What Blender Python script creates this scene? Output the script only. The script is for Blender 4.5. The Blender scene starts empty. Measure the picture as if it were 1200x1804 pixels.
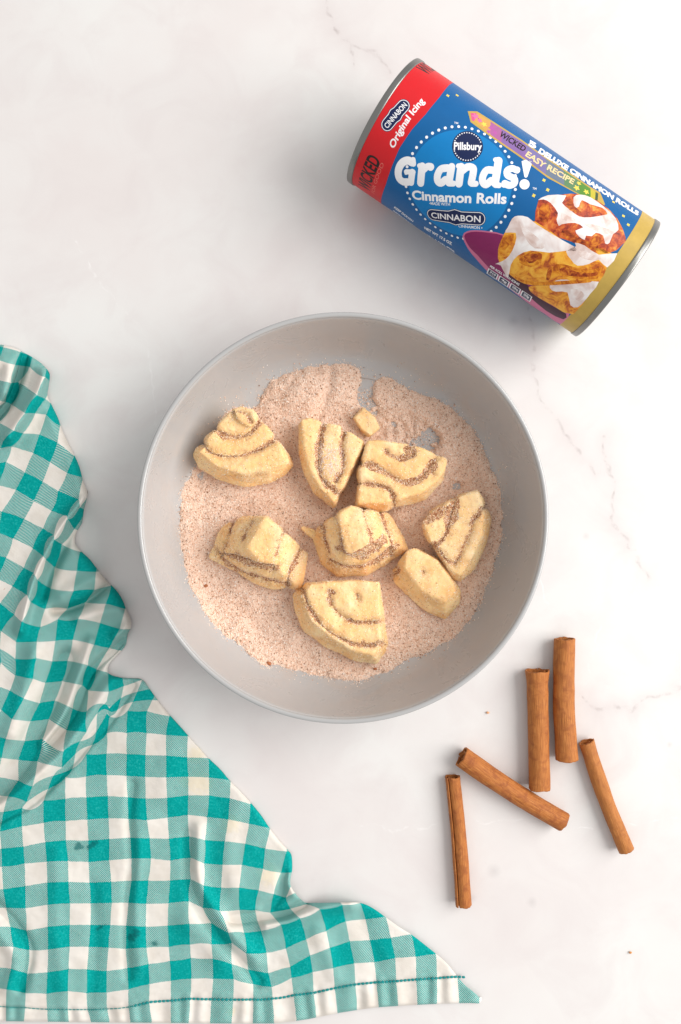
import bpy, bmesh, math, random
import numpy as np
from mathutils import Vector, Matrix
from mathutils.geometry import tessellate_polygon

random.seed(7)
rng = np.random.default_rng(7)
scene = bpy.context.scene
COL = scene.collection

# ------------------------------------------------------------------ camera
S = 0.000355                 # metres per photo pixel on the table
HP = 1480.0                  # camera height in those units
H = HP * S
CX, CY = 600.0, 902.0
cam_d = bpy.data.cameras.new('camera')
cam_d.sensor_fit = 'VERTICAL'
cam_d.angle = 2 * math.atan(902.0 / HP)
cam_d.clip_start, cam_d.clip_end = 0.01, 20
cam = bpy.data.objects.new('camera', cam_d)
cam.location = (0, 0, H)
COL.objects.link(cam)
scene.camera = cam

# ------------------------------------------------------------------ light
world = bpy.data.worlds.new('World')
scene.world = world
world.use_nodes = True
bg = world.node_tree.nodes['Background']
bg.inputs[0].default_value = (1.0, 0.985, 0.975, 1)
bg.inputs[1].default_value = 0.55

def area(name, loc, target, sx, sy, power, col):
    l = bpy.data.lights.new(name, 'AREA')
    l.shape = 'RECTANGLE'
    l.size, l.size_y = sx, sy
    l.energy = power
    l.color = col
    o = bpy.data.objects.new(name, l)
    o.location = loc
    o.rotation_euler = (Vector(target) - Vector(loc)).to_track_quat('-Z', 'Y').to_euler()
    COL.objects.link(o)
    return o
area('window_light', (1.50, 0.30, 1.20), (-0.10, 0.0, 0.0), 1.8, 1.5, 47.0, (1.0, 0.975, 0.94))

scene.view_settings.view_transform = 'Standard'
scene.view_settings.look = 'None'
scene.view_settings.exposure = 0.24
scene.view_settings.gamma = 1.0
scene.view_settings.use_curve_mapping = False

# ------------------------------------------------------------------ helpers
def P(px, py, z=0.0):
    k = S * (H - z) / H
    return Vector(((px - CX) * k, (CY - py) * k, z))

def to_px(co):
    k = H / (H - co[:, 2]) / S
    return np.stack([CX + co[:, 0] * k, CY - co[:, 1] * k], 1)

def px_to_xy(px, py, z):
    k = S * (H - z) / H
    return (px - CX) * k, (CY - py) * k

def tag(o, label=None, cat=None, group=None, kind=None):
    if label: o['label'] = label
    if cat: o['category'] = cat
    if group: o['group'] = group
    if kind: o['kind'] = kind
    return o

def empty(name, loc):
    o = bpy.data.objects.new(name, None)
    o.empty_display_size = 0.01
    o.location = loc
    COL.objects.link(o)
    return o

def link(name, me, mat=None, parent=None):
    o = bpy.data.objects.new(name, me)
    if mat is not None:
        me.materials.clear()
        me.materials.append(mat)
    COL.objects.link(o)
    if parent is not None:
        o.parent = parent
        o.matrix_parent_inverse = Matrix.Translation(-parent_world(parent))
    return o

def parent_world(p):
    v = Vector(p.location)
    q = p.parent
    while q is not None:
        # children are placed in world space through their parent inverse
        v = v if q.type != 'EMPTY' or p.type == 'EMPTY' else v
        q = q.parent
    if p.type != 'EMPTY':
        return Vector((0, 0, 0))
    return v

def mesh_np(name, co, faces, smooth=True):
    """faces: (n,3) or (n,4) int array"""
    me = bpy.data.meshes.new(name)
    co = np.asarray(co, np.float32)
    faces = np.asarray(faces, np.int32)
    n, k = faces.shape
    me.vertices.add(len(co))
    me.vertices.foreach_set('co', co.ravel())
    me.loops.add(n * k)
    me.loops.foreach_set('vertex_index', faces.ravel())
    me.polygons.add(n)
    me.polygons.foreach_set('loop_start', np.arange(0, n * k, k, dtype=np.int32))
    me.polygons.foreach_set('loop_total', np.full(n, k, np.int32))
    me.polygons.foreach_set('use_smooth', np.full(n, smooth, bool))
    me.update(calc_edges=True)
    me.validate()
    return me

def hash3(ix, iy, iz, seed):
    h = (ix.astype(np.int64) * 374761393 + iy.astype(np.int64) * 668265263 + iz.astype(np.int64) * 2147483647 + seed * 974634777) & 0x7fffffff
    h = ((h ^ (h >> 13)) * 1274126177) & 0x7fffffff
    h = h ^ (h >> 16)
    return (h & 0xffff) / 65535.0

def vnoise(x, y, z=None, seed=0):
    if z is None: z = np.zeros_like(x)
    ix, iy, iz = np.floor(x), np.floor(y), np.floor(z)
    fx, fy, fz = x - ix, y - iy, z - iz
    fx, fy, fz = [f * f * (3 - 2 * f) for f in (fx, fy, fz)]
    r = 0
    for a in (0, 1):
        for b in (0, 1):
            for c in (0, 1):
                w = (fx if a else 1 - fx) * (fy if b else 1 - fy) * (fz if c else 1 - fz)
                r = r + w * hash3(ix + a, iy + b, iz + c, seed)
    return r * 2 - 1

def fbm(x, y, z=None, seed=0, oct=3):
    r, a = 0, 1.0
    for i in range(oct):
        r = r + a * vnoise(x * 2 ** i, y * 2 ** i, None if z is None else z * 2 ** i, seed + i)
        a *= 0.5
    return r

def seg_dist(px, py, line, signed=False):
    """distance of points to a polyline (pixels); also signed side"""
    best = np.full(px.shape, 1e9)
    side = np.zeros(px.shape)
    tpar = np.zeros(px.shape)
    n = len(line) - 1
    for i in range(n):
        ax, ay = line[i]; bx, by = line[i + 1]
        dx, dy = bx - ax, by - ay
        L2 = dx * dx + dy * dy + 1e-9
        t = np.clip(((px - ax) * dx + (py - ay) * dy) / L2, 0, 1)
        qx, qy = px - (ax + t * dx), py - (ay + t * dy)
        d = np.hypot(qx, qy)
        m = d < best
        best = np.where(m, d, best)
        side = np.where(m, np.sign(dx * qy - dy * qx), side)
        tpar = np.where(m, (i + t) / n, tpar)
    return best, side, tpar

def inside_poly(px, py, poly):
    r = np.zeros(px.shape, bool)
    n = len(poly)
    for i in range(n):
        x1, y1 = poly[i]; x2, y2 = poly[(i + 1) % n]
        c = ((y1 > py) != (y2 > py)) & (px < (x2 - x1) * (py - y1) / (y2 - y1 + 1e-12) + x1)
        r ^= c
    return r

def smooth_line(pts, n=4, closed=False):
    """Catmull-Rom resample"""
    pts = [np.array(p, float) for p in pts]
    m = len(pts)
    out = []
    rngk = range(m if closed else m - 1)
    for i in rngk:
        p0 = pts[(i - 1) % m] if closed or i > 0 else 2 * pts[0] - pts[1]
        p1, p2 = pts[i], pts[(i + 1) % m]
        p3 = pts[(i + 2) % m] if closed or i + 2 < m else 2 * pts[-1] - pts[-2]
        for j in range(n):
            t = j / n
            out.append(0.5 * ((2 * p1) + (-p0 + p2) * t + (2 * p0 - 5 * p1 + 4 * p2 - p3) * t * t + (-p0 + 3 * p1 - 3 * p2 + p3) * t ** 3))
    if not closed: out.append(pts[-1])
    return [tuple(p) for p in out]

# ------------------------------------------------------------------ materials
def srgb(r, g, b):
    f = lambda c: (c / 255 / 12.92) if c / 255 <= 0.04045 else ((c / 255 + 0.055) / 1.055) ** 2.4
    return (f(r), f(g), f(b), 1)

class M:
    def __init__(self, name, col=(0.8, 0.8, 0.8, 1), rough=0.5, metal=0.0, spec=0.5):
        self.m = bpy.data.materials.new(name)
        self.m.use_nodes = True
        self.nt = self.m.node_tree
        self.N = self.nt.nodes
        self.b = self.N['Principled BSDF']
        self.b.inputs['Base Color'].default_value = col
        self.b.inputs['Roughness'].default_value = rough
        self.b.inputs['Metallic'].default_value = metal
        self.b.inputs['Specular IOR Level'].default_value = spec
    def node(self, t, **kw):
        n = self.N.new(t)
        for k, v in kw.items(): setattr(n, k, v)
        return n
    def link(self, a, b): self.nt.links.new(a, b)
    def put(self, sock, v):
        if hasattr(v, 'is_linked') or hasattr(v, 'links'): self.link(v, sock)
        else: sock.default_value = v
    def math(self, op, a, b=0.0, c=0.0, clamp=False):
        n = self.node('ShaderNodeMath', operation=op); n.use_clamp = clamp
        for i, v in enumerate((a, b, c)): self.put(n.inputs[i], v)
        return n.outputs[0]
    def vmath(self, op, a, b=(0, 0, 0), scale=None):
        n = self.node('ShaderNodeVectorMath', operation=op)
        self.put(n.inputs[0], a); self.put(n.inputs[1], b)
        if scale is not None: self.put(n.inputs['Scale'], scale)
        return n.outputs['Value'] if op in ('DOT_PRODUCT', 'LENGTH', 'DISTANCE') else n.outputs[0]
    def noise(self, scale, detail=3, rough=0.5, vec=None, dist=0.0):
        n = self.node('ShaderNodeTexNoise')
        n.inputs['Scale'].default_value = scale
        n.inputs['Detail'].default_value = detail
        n.inputs['Roughness'].default_value = rough
        n.inputs['Distortion'].default_value = dist
        if vec is None: vec = self.pos()
        self.link(vec, n.inputs['Vector'])
        return n
    def pos(self):
        if not hasattr(self, '_tc'): self._tc = self.node('ShaderNodeNewGeometry')
        return self._tc.outputs['Position']
    def ramp(self, fac, stops, interp='LINEAR'):
        n = self.node('ShaderNodeValToRGB')
        n.color_ramp.interpolation = interp
        e = n.color_ramp.elements
        while len(e) < len(stops): e.new(0.5)
        for i, (p, c) in enumerate(stops):
            e[i].position = p
            e[i].color = c if len(c) == 4 else (*c, 1)
        self.link(fac, n.inputs[0])
        return n.outputs[0]
    def mix(self, fac, a, b, mode='MIX'):
        n = self.node('ShaderNodeMix', data_type='RGBA', blend_type=mode)
        self.put(n.inputs[0], fac); self.put(n.inputs[6], a); self.put(n.inputs[7], b)
        return n.outputs[2]
    def color(self, s): self.link(s, self.b.inputs['Base Color'])
    def bump(self, h, strength=0.3, dist=0.001, prev=None):
        n = self.node('ShaderNodeBump')
        n.inputs['Strength'].default_value = strength
        n.inputs['Distance'].default_value = dist
        self.link(h, n.inputs['Height'])
        if prev is not None: self.link(prev, n.inputs['Normal'])
        self.link(n.outputs[0], self.b.inputs['Normal'])
        return n.outputs[0]

# ------------------------------------------------------------------ tabletop
def build_table():
    m = M('stone_board', rough=0.34, spec=0.42)
    pos = m.pos()
    flat = m.vmath('MULTIPLY', pos, (1, 1, 0))
    wn = m.noise(90, 4, 0.6)
    warp = m.vmath('SCALE', m.vmath('SUBTRACT', wn.outputs['Color'], (0.5, 0.5, 0.5)), scale=0.003)
    warp = m.vmath('MULTIPLY', warp, (1, 1, 0))
    wp = m.vmath('ADD', flat, warp)
    dark = [[(571, -10), (587, 48), (619, 80), (661, 98), (690, 130)],
            [(619, 80), (622, 115)],
            [(929, 520), (936, 575), (943, 606), (938, 633), (940, 660), (946, 697), (980, 736), (1003, 770), (1030, 812), (1050, 830)],
            [(1063, 770), (1066, 806), (1081, 846), (1075, 880), (1077, 910), (1093, 946), (1116, 966), (1133, 1002), (1146, 1024)],
            [(1030, 1230), (1055, 1252), (1084, 1247), (1113, 1253), (1142, 1228), (1205, 1213)]]
    lightl = [[(134, 424), (176, 501), (253, 584), (282, 770)], [(620, 1448), (692, 1463), (790, 1455), (852, 1446), (920, 1443)],
              [(1007, 1460), (1070, 1460), (1150, 1446), (1205, 1444)], [(1113, 570), (1131, 680)], [(948, 1010), (976, 1085)], [(1040, 1180), (1060, 1100)]]
    def field(name):
        at = m.node('ShaderNodeAttribute'); at.attribute_name = name
        far = at.outputs['Alpha']
        near = m.vmath('LENGTH', m.vmath('ADD', at.outputs['Vector'], warp))
        use = m.math('LESS_THAN', far, 0.004)
        return m.math('ADD', m.math('MULTIPLY', near, use), m.math('MULTIPLY', far, m.math('SUBTRACT', 1.0, use)))
    dd = field('vein_dark'); dl = field('vein_light')
    breakup = m.noise(140, 3, 0.6).outputs['Fac']
    br = m.math('MULTIPLY', m.math('SUBTRACT', breakup, 0.44), 4.0, clamp=True)
    core = m.math('MULTIPLY', m.math('SUBTRACT', 1.0, m.math('DIVIDE', dd, 0.0014), clamp=True), br)
    halo = m.math('POWER', m.math('SUBTRACT', 1.0, m.math('DIVIDE', dd, 0.016), clamp=True), 2.0)
    lc = m.math('MULTIPLY', m.math('SUBTRACT', 1.0, m.math('DIVIDE', dl, 0.0009), clamp=True), br)
    n1 = m.noise(7, 4, 0.55).outputs['Fac']
    n2 = m.noise(24, 5, 0.6, dist=0.8).outputs['Fac']
    base = m.ramp(n1, [(0.36, (0.685, 0.645, 0.635)), (0.50, (0.705, 0.682, 0.672)), (0.64, (0.725, 0.72, 0.708))])
    base = m.mix(m.math('MULTIPLY', m.math('SUBTRACT', n2, 0.45), 2.4, clamp=True), base, (0.65, 0.605, 0.60, 1))
    base = m.mix(m.math('MULTIPLY', m.math('MULTIPLY', halo, m.math('ADD', n2, 0.1)), 0.75), base, (0.61, 0.555, 0.55, 1))
    base = m.mix(m.math('MULTIPLY', core, 0.6), base, (0.36, 0.31, 0.30, 1))
    base = m.mix(m.math('MULTIPLY', lc, 0.55), base, (0.86, 0.85, 0.85, 1))
    # small specks printed in the stone
    vor = m.node('ShaderNodeTexVoronoi'); vor.inputs['Scale'].default_value = 16
    m.link(flat, vor.inputs['Vector'])
    spk = m.math('MULTIPLY', m.math('LESS_THAN', vor.outputs['Distance'], 0.011), m.math('GREATER_THAN', m.node_sep(vor.outputs['Color']), 0.45))
    base = m.mix(m.math('MULTIPLY', spk, 0.65), base, (0.14, 0.10, 0.09, 1))
    sm = None
    for (x, y, r) in ((871, 1535, 9), (832, 1583, 6), (937, 1590, 7), (905, 565, 7), (1033, 945, 5), (1180, 1312, 4)):
        d = m.vmath('DISTANCE', wp, tuple(P(x, y)))
        f = m.math('SUBTRACT', 1.0, m.math('DIVIDE', d, r * S * 1.6), clamp=True)
        sm = f if sm is None else m.math('MAXIMUM', sm, f)
    base = m.mix(m.math('MULTIPLY', sm, 0.38), base, (0.45, 0.42, 0.42, 1))
    m.color(base)
    hb = m.noise(300, 4, 0.6).outputs['Fac']
    b1 = m.bump(hb, 0.05, 0.0006)
    m.bump(m.math('ADD', core, lc), 0.12, -0.0004, b1)
    gx = np.concatenate([[-1200, -500], np.arange(-40, 1244, 4), [1700, 2400]]).astype(float)
    gy = np.concatenate([[-1100, -500], np.arange(-40, 1848, 4), [2300, 2900]]).astype(float)
    GX, GY = np.meshgrid(gx, gy)
    ny, nx = GX.shape
    x3, y3 = px_to_xy(GX, GY, 0.0)
    co = np.stack([x3, y3, np.zeros_like(x3)], -1).reshape(-1, 3)
    idx = np.arange(ny * nx).reshape(ny, nx)
    f = np.stack([idx[:-1, :-1], idx[1:, :-1], idx[1:, 1:], idx[:-1, 1:]], -1).reshape(-1, 4)
    # edge of the board
    ring = np.concatenate([idx[0, :-1], idx[:-1, -1], idx[-1, :0:-1], idx[:0:-1, 0]])
    low = co[ring].copy(); low[:, 2] = -0.02
    k = len(ring); n0 = len(co)
    j = np.arange(k); j2 = (j + 1) % k
    f2 = np.stack([ring[j], ring[j2], n0 + j2, n0 + j], -1)
    me = mesh_np('tabletop', np.concatenate([co, low]), np.concatenate([f, f2]))
    wx = GX + 5.0 * fbm(GX / 22, GY / 22, seed=61, oct=3); wy = GY + 5.0 * fbm(GX / 22, GY / 22, seed=67, oct=3)
    for name, lines in (('vein_dark', dark), ('vein_light', lightl)):
        best = np.full(GX.shape, 1e9); vx = np.zeros(GX.shape); vy = np.zeros(GX.shape)
        for ln in lines:
            for (ax, ay), (bx, by) in zip(ln[:-1], ln[1:]):
                dx, dy = bx - ax, by - ay
                t = np.clip(((wx - ax) * dx + (wy - ay) * dy) / (dx * dx + dy * dy + 1e-9), 0, 1)
                qx, qy = wx - (ax + t * dx), wy - (ay + t * dy)
                d = np.hypot(qx, qy); mm_ = d < best
                best = np.where(mm_, d, best); vx = np.where(mm_, qx, vx); vy = np.where(mm_, qy, vy)
        arr = np.ones((n0 + k, 4), np.float32)
        arr[:n0, 0] = vx.ravel() * S; arr[:n0, 1] = -vy.ravel() * S; arr[:n0, 2] = 0; arr[:n0, 3] = best.ravel() * S
        ca = me.color_attributes.new(name, 'FLOAT_COLOR', 'POINT')
        ca.data.foreach_set('color', arr.ravel())
    o = link('tabletop', me, m.m)
    tag(o, 'pale pinkish white marble board with faint grey veins under everything', None, None, 'structure')

def _sep(self, col):
    n = self.node('ShaderNodeSeparateColor'); self.link(col, n.inputs[0]); return n.outputs[0]
M.node_sep = _sep
build_table()

# ------------------------------------------------------------------ mixing bowl
BOWL_C = None
RIM_H = 0.0555
bc = P(604.5, 912.5, RIM_H)
BX, BY = bc.x, bc.y
FLOORZ = 0.0035
PROFILE = [(0.0, FLOORZ), (0.078, FLOORZ), (0.088, 0.0042), (0.095, 0.0062), (0.1005, 0.0103), (0.1047, 0.0170), (0.1080, 0.0270), (0.1106, 0.0400), (0.1122, 0.0520)]
_pr = np.array(smooth_line(PROFILE, 6))
def bowl_z(x, y):
    return np.interp(np.hypot(x - BX, y - BY), _pr[:, 0], _pr[:, 1])

def lathe(name, prof, seg=192):
    prof = np.array(prof)
    k = len(prof)
    th = np.linspace(0, 2 * math.pi, seg, endpoint=False)
    co = np.zeros((seg, k, 3))
    co[:, :, 0] = BX + prof[None, :, 0] * np.cos(th)[:, None]
    co[:, :, 1] = BY + prof[None, :, 0] * np.sin(th)[:, None]
    co[:, :, 2] = prof[None, :, 1]
    i = np.arange(seg)[:, None]; j = np.arange(k - 1)[None, :]
    i2 = (i + 1) % seg
    f = np.stack([i * k + j, i2 * k + j, i2 * k + j + 1, i * k + j + 1], -1).reshape(-1, 4)
    return mesh_np(name, co.reshape(-1, 3), f)

def build_bowl():
    m = M('grey_enamel', rough=0.24, spec=0.6)
    n = m.noise(30, 4, 0.6).outputs['Fac']
    base = m.mix(n, (0.44, 0.436, 0.438, 1), (0.48, 0.476, 0.478, 1))
    # cinnamon film left by stirring: streaks round the inside
    geo = m.pos()
    sep = m.node('ShaderNodeSeparateXYZ'); m.link(geo, sep.inputs[0])
    film = m.noise(26, 5, 0.65, dist=1.5).outputs['Fac']
    lowz = m.math('SUBTRACT', 1.0, m.math('DIVIDE', sep.outputs[2], 0.045), clamp=True)
    f = m.math('MULTIPLY', m.math('MULTIPLY', m.math('SUBTRACT', film, 0.45), 2.4, clamp=True), lowz)
    base = m.mix(m.math('MULTIPLY', f, 0.36), base, (0.62, 0.38, 0.22, 1))
    m.color(base)
    m.put(m.b.inputs['Roughness'], m.math('ADD', 0.18, m.math('MULTIPLY', m.noise(38, 5, 0.65, dist=1.0).outputs['Fac'], 0.22)))
    m.bump(m.noise(420, 2).outputs['Fac'], 0.03, 0.0004)
    root = empty('mixing_bowl', (BX, BY, 0))
    tag(root, 'wide round light grey mixing bowl holding cinnamon sugar and dough chunks', 'bowl')
    inner = [tuple(p) for p in _pr] + [(0.1128, 0.0536)]
    outer = [(0.1148, 0.0536), (0.1142, 0.045), (0.1120, 0.030), (0.1075, 0.014), (0.1000, 0.0048), (0.0920, 0.0016), (0.0870, 0.0004), (0.0800, 0.0), (0.0, 0.0)]
    outer = smooth_line(outer, 4)
    prof = inner + outer
    link('bowl_body', lathe('bowl_body', prof), m.m, root)
    mr = M('enamel_rim', (0.40, 0.40, 0.40, 1), rough=0.16, spec=0.7)
    rim = []
    c, a, b = (0.1140, 0.0543), 0.00145, 0.0013
    for t in range(25):
        an = 2 * math.pi * t / 24
        rim.append((c[0] + a * math.cos(an), c[1] + b * math.sin(an)))
    link('rim', lathe('rim', rim), mr.m, root)
    return root
bowl = build_bowl()

# ------------------------------------------------------------------ sugar
SUGAR = [(462, 697), (478, 672), (500, 661), (530, 650), (580, 643), (618, 640), (634, 655), (638, 676), (648, 690), (660, 676), (672, 667), (690, 666), (708, 680), (735, 694), (765, 703), (790, 716), (815, 737), (840, 767), (858, 800), (870, 838), (882, 878), (885, 912), (880, 955), (868, 1002), (852, 1050), (836, 1080), (816, 1105), (788, 1132), (750, 1152), (712, 1166), (690, 1180), (650, 1194), (620, 1199), (570, 1193), (520, 1180), (478, 1170), (468, 1172), (440, 1156), (415, 1130), (400, 1124), (370, 1092), (350, 1062), (335, 1030), (325, 992), (318, 950), (317, 905), (322, 862), (336, 836), (360, 800), (385, 745), (412, 720), (445, 718)]
SUGAR_S = smooth_line(SUGAR, 3, True)
HOLES = [((642, 700), 15, 22), ((742, 779), 30, 17), ((760, 770), 16, 20), ((716, 800), 26, 9), ((800, 857), 13, 7), ((655, 720), 16, 14), ((700, 750), 46, 22)]
def sugar_t(px, py):
    """thickness of the sugar layer in metres (negative outside)"""
    d, _, _ = seg_dist(px, py, SUGAR_S + [SUGAR_S[0]])
    sd = np.where(inside_poly(px, py, SUGAR_S), d, -d)
    sd = sd + 3.2 * fbm(px / 14, py / 14, seed=3, oct=3)
    t = 0.0034 * (1 - np.exp(-np.clip(sd, 0, None) / 9.0)) + np.where(sd < 0, sd * 0.0002, 0)
    t = t + 0.0027 * fbm(px / 60, py / 70, seed=11, oct=2) * np.clip(sd / 20, 0, 1) + 0.0007 * fbm(px / 22, py / 22, seed=19, oct=2) * np.clip(sd / 12, 0, 1)
    # heap near the back, with a groove down it
    t = t + 0.0055 * np.exp(-(((px - 560) / 75) ** 2 + ((py - 690) / 40) ** 2)) * np.clip(sd / 14, 0, 1)
    t = t + 0.0022 * np.exp(-(((px - 845) / 40) ** 2 + ((py - 880) / 90) ** 2)) * np.clip(sd / 14, 0, 1)
    g, _, _ = seg_dist(px, py, [(585, 640), (582, 680), (560, 740)])
    t = t - 0.0016 * np.exp(-(g / 9) ** 2)
    g, _, _ = seg_dist(px, py, [(425, 1065), (455, 1110), (480, 1140)])
    t = t - 0.0010 * np.exp(-(g / 10) ** 2)
    for (c, a, b), s in zip(HOLES, (1.0, 1.0, 1.0, .8, .8, .75, .55)):
        e = ((px - c[0]) / a) ** 2 + ((py - c[1]) / b) ** 2
        t = t - 0.0056 * s * np.exp(-e ** 1.4 * 0.8) * (1 + 0.6 * fbm(px / 9, py / 9, seed=5, oct=2))
    return t
def sugar_pos(px, py, t):
    z = np.full(px.shape, 0.006)
    for _ in range(4):
        x, y = px_to_xy(px, py, z)
        z = bowl_z(x, y) + t
    x, y = px_to_xy(px, py, z)
    return np.stack([x, y, z], -1)

def grains_mesh(name, pos, size, stretch=0.5):
    """one tiny crystal (8 faces) per position"""
    n = len(pos)
    base = np.array([(1, 0, 0), (-1, 0, 0), (0, 1, 0), (0, -1, 0), (0, 0, 1), (0, 0, -1)], float)
    fac = np.array([(0, 2, 4), (2, 1, 4), (1, 3, 4), (3, 0, 4), (2, 0, 5), (1, 2, 5), (3, 1, 5), (0, 3, 5)])
    q = rng.normal(size=(n, 4)); q /= np.linalg.norm(q, axis=1)[:, None]
    w, x, y, z = q.T
    R = np.stack([np.stack([1 - 2 * (y * y + z * z), 2 * (x * y - z * w), 2 * (x * z + y * w)], -1),
                  np.stack([2 * (x * y + z * w), 1 - 2 * (x * x + z * z), 2 * (y * z - x * w)], -1),
                  np.stack([2 * (x * z - y * w), 2 * (y * z + x * w), 1 - 2 * (x * x + y * y)], -1)], 1)
    sc = size[:, None] * (1 + stretch * (rng.random((n, 3)) - 0.5))
    v = np.einsum('nij,nkj->nki', R, base[None] * sc[:, None, :]) + pos[:, None, :]
    f = fac[None] + (np.arange(n) * 6)[:, None, None]
    return mesh_np(name, v.reshape(-1, 3), f.reshape(-1, 3), smooth=False)

def grain_material(name, stops, rough=0.35):
    m = M(name, rough=rough, spec=0.4)
    rnd = m.node('ShaderNodeNewGeometry').outputs['Random Per Island']
    m.color(m.ramp(rnd, stops, 'CONSTANT'))
    m.b.inputs['Subsurface Weight'].default_value = 0.0
    return m.m
GRAIN_MIX = grain_material('cinnamon_sugar_grains', [(0.0, (0.97, 0.82, 0.70)), (0.36, (0.93, 0.71, 0.57)), (0.66, (0.85, 0.58, 0.43)), (0.85, (0.58, 0.32, 0.18)), (0.93, (0.26, 0.11, 0.045)), (0.965, (0.98, 0.95, 0.92))])
GRAIN_WHITE = grain_material('white_sugar_grains', [(0.0, (0.93, 0.86, 0.80)), (0.5, (0.88, 0.76, 0.70)), (0.85, (0.72, 0.52, 0.42))])
GRAIN_COAT = grain_material('coating_grains', [(0.0, (0.95, 0.80, 0.56)), (0.38, (0.90, 0.66, 0.36)), (0.62, (0.80, 0.50, 0.26)), (0.80, (0.42, 0.19, 0.08)), (0.90, (0.97, 0.94, 0.89))])

def build_sugar():
    step = 1.8
    gx = np.arange(300, 905, step); gy = np.arange(625, 1215, step)
    PX, PY = np.meshgrid(gx, gy)
    t = sugar_t(PX, PY)
    tt = np.where(t > 0, t + 0.00016 * vnoise(PX / 2.2, PY / 2.2, seed=41) , np.maximum(t, -0.0006))
    co = sugar_pos(PX, PY, tt)
    ny, nx = PX.shape
    idx = np.arange(ny * nx).reshape(ny, nx)
    f = np.stack([idx[:-1, :-1], idx[1:, :-1], idx[1:, 1:], idx[:-1, 1:]], -1).reshape(-1, 4)
    keep = (t.ravel()[f] > -0.00015).any(1)
    f = f[keep]
    used = np.unique(f); mp = np.zeros(ny * nx, int); mp[used] = np.arange(len(used))
    me = mesh_np('cinnamon_sugar', co.reshape(-1, 3)[used], mp[f])
    m = M('cinnamon_sugar', rough=0.8, spec=0.2)
    a = m.noise(1500, 3, 0.7).outputs['Fac']
    b = m.noise(45, 4, 0.6).outputs['Fac']
    c1 = m.ramp(a, [(0.30, (0.52, 0.28, 0.17)), (0.42, (0.83, 0.58, 0.45)), (0.58, (0.92, 0.73, 0.60)), (0.72, (0.95, 0.82, 0.72))])
    c2 = m.mix(m.math('MULTIPLY', m.math('SUBTRACT', b, 0.5), 1.3, clamp=True), c1, (0.72, 0.45, 0.31, 1))
    m.color(c2)
    m.bump(a, 0.5, 0.0008)
    o = link('cinnamon_sugar', me, m.m)
    tag(o, 'layer of loose pinkish brown cinnamon sugar spread over the bowl floor', 'cinnamon sugar', None, 'stuff')
    # loose crystals on top, thinning out past the edge
    n = 150000
    px = rng.uniform(300, 905, n); py = rng.uniform(625, 1215, n)
    t = sugar_t(px, py)
    p = np.where(t > 0.0004, 1.0, np.exp((t - 0.0004) / 0.00055))
    for (c, s, k) in (((712, 745), 36, .7), ((650, 705), 20, .45), ((742, 782), 34, .30), ((800, 857), 16, .4), ((470, 1166), 12, .5)):
        p = np.maximum(p, k * np.exp(-((px - c[0]) ** 2 + (py - c[1]) ** 2) / s ** 2))
    rr = np.hypot(px - 604, py - 914)
    p = np.maximum(p, np.where(rr < 318, 0.02 * np.exp(-((rr - 270) / 34) ** 2), 0))      # strays on the bowl wall
    k = rng.random(n) < p
    px, py, t = px[k], py[k], t[k]
    pos = sugar_pos(px, py, np.maximum(t, 0.0) + 0.00008)
    pos[:, 2] += rng.uniform(-0.0001, 0.00028, len(pos))
    size = rng.uniform(0.00020, 0.00050, len(pos))
    g = link('sugar_grains', grains_mesh('sugar_grains', pos, size), GRAIN_MIX, o)
    tag(g, kind='stuff')
build_sugar()

# ------------------------------------------------------------------ dough pieces
def dough_material():
    m = M('raw_dough', rough=0.52, spec=0.35)
    a = m.noise(60, 4, 0.6).outputs['Fac']
    b = m.noise(420, 3, 0.6).outputs['Fac']
    c = m.ramp(a, [(0.34, (0.92, 0.545, 0.225)), (0.5, (0.95, 0.635, 0.305)), (0.66, (0.96, 0.73, 0.42))])
    c = m.mix(m.math('MULTIPLY', m.math('SUBTRACT', b, 0.50), 0.7, clamp=True), c, (0.80, 0.50, 0.24, 1))
    v = m.node('ShaderNodeTexVoronoi'); v.inputs['Scale'].default_value = 190
    m.link(m.pos(), v.inputs['Vector'])
    s = m.math('MULTIPLY', m.math('LESS_THAN', v.outputs['Distance'], 0.10), m.math('GREATER_THAN', m.node_sep(v.outputs['Color']), 0.80))
    c = m.mix(m.math('MULTIPLY', s, 0.6), c, (0.36, 0.17, 0.06, 1))
    at = m.node('ShaderNodeAttribute'); at.attribute_name = 'cinnamon'
    st = m.math('MULTIPLY', at.outputs['Fac'], m.math('MULTIPLY', m.math('SUBTRACT', b, 0.22), 2.2, clamp=True), clamp=True)
    c = m.mix(st, c, (0.42, 0.18, 0.07, 1))
    m.color(c)
    m.b.inputs['Subsurface Weight'].default_value = 0.2
    m.b.inputs['Subsurface Radius'].default_value = (1.0, 0.45, 0.15)
    m.b.inputs['Subsurface Scale'].default_value = 0.002
    b1 = m.bump(b, 0.6, 0.0010)
    m.bump(a, 0.3, 0.0015, b1)
    return m.m
DOUGH = dough_material()
def filling_material():
    m = M('cinnamon_filling', rough=0.7, spec=0.25)
    a = m.noise(500, 4, 0.7).outputs['Fac']
    m.color(m.ramp(a, [(0.3, (0.20, 0.065, 0.025)), (0.5, (0.42, 0.18, 0.085)), (0.68, (0.68, 0.41, 0.27))]))
    m.bump(a, 0.8, 0.001)
    return m.m
FILLING = filling_material()

def compact(co, faces):
    used = np.unique(faces); mp = np.zeros(len(co), int); mp[used] = np.arange(len(used))
    return co[used], mp[faces]

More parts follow.
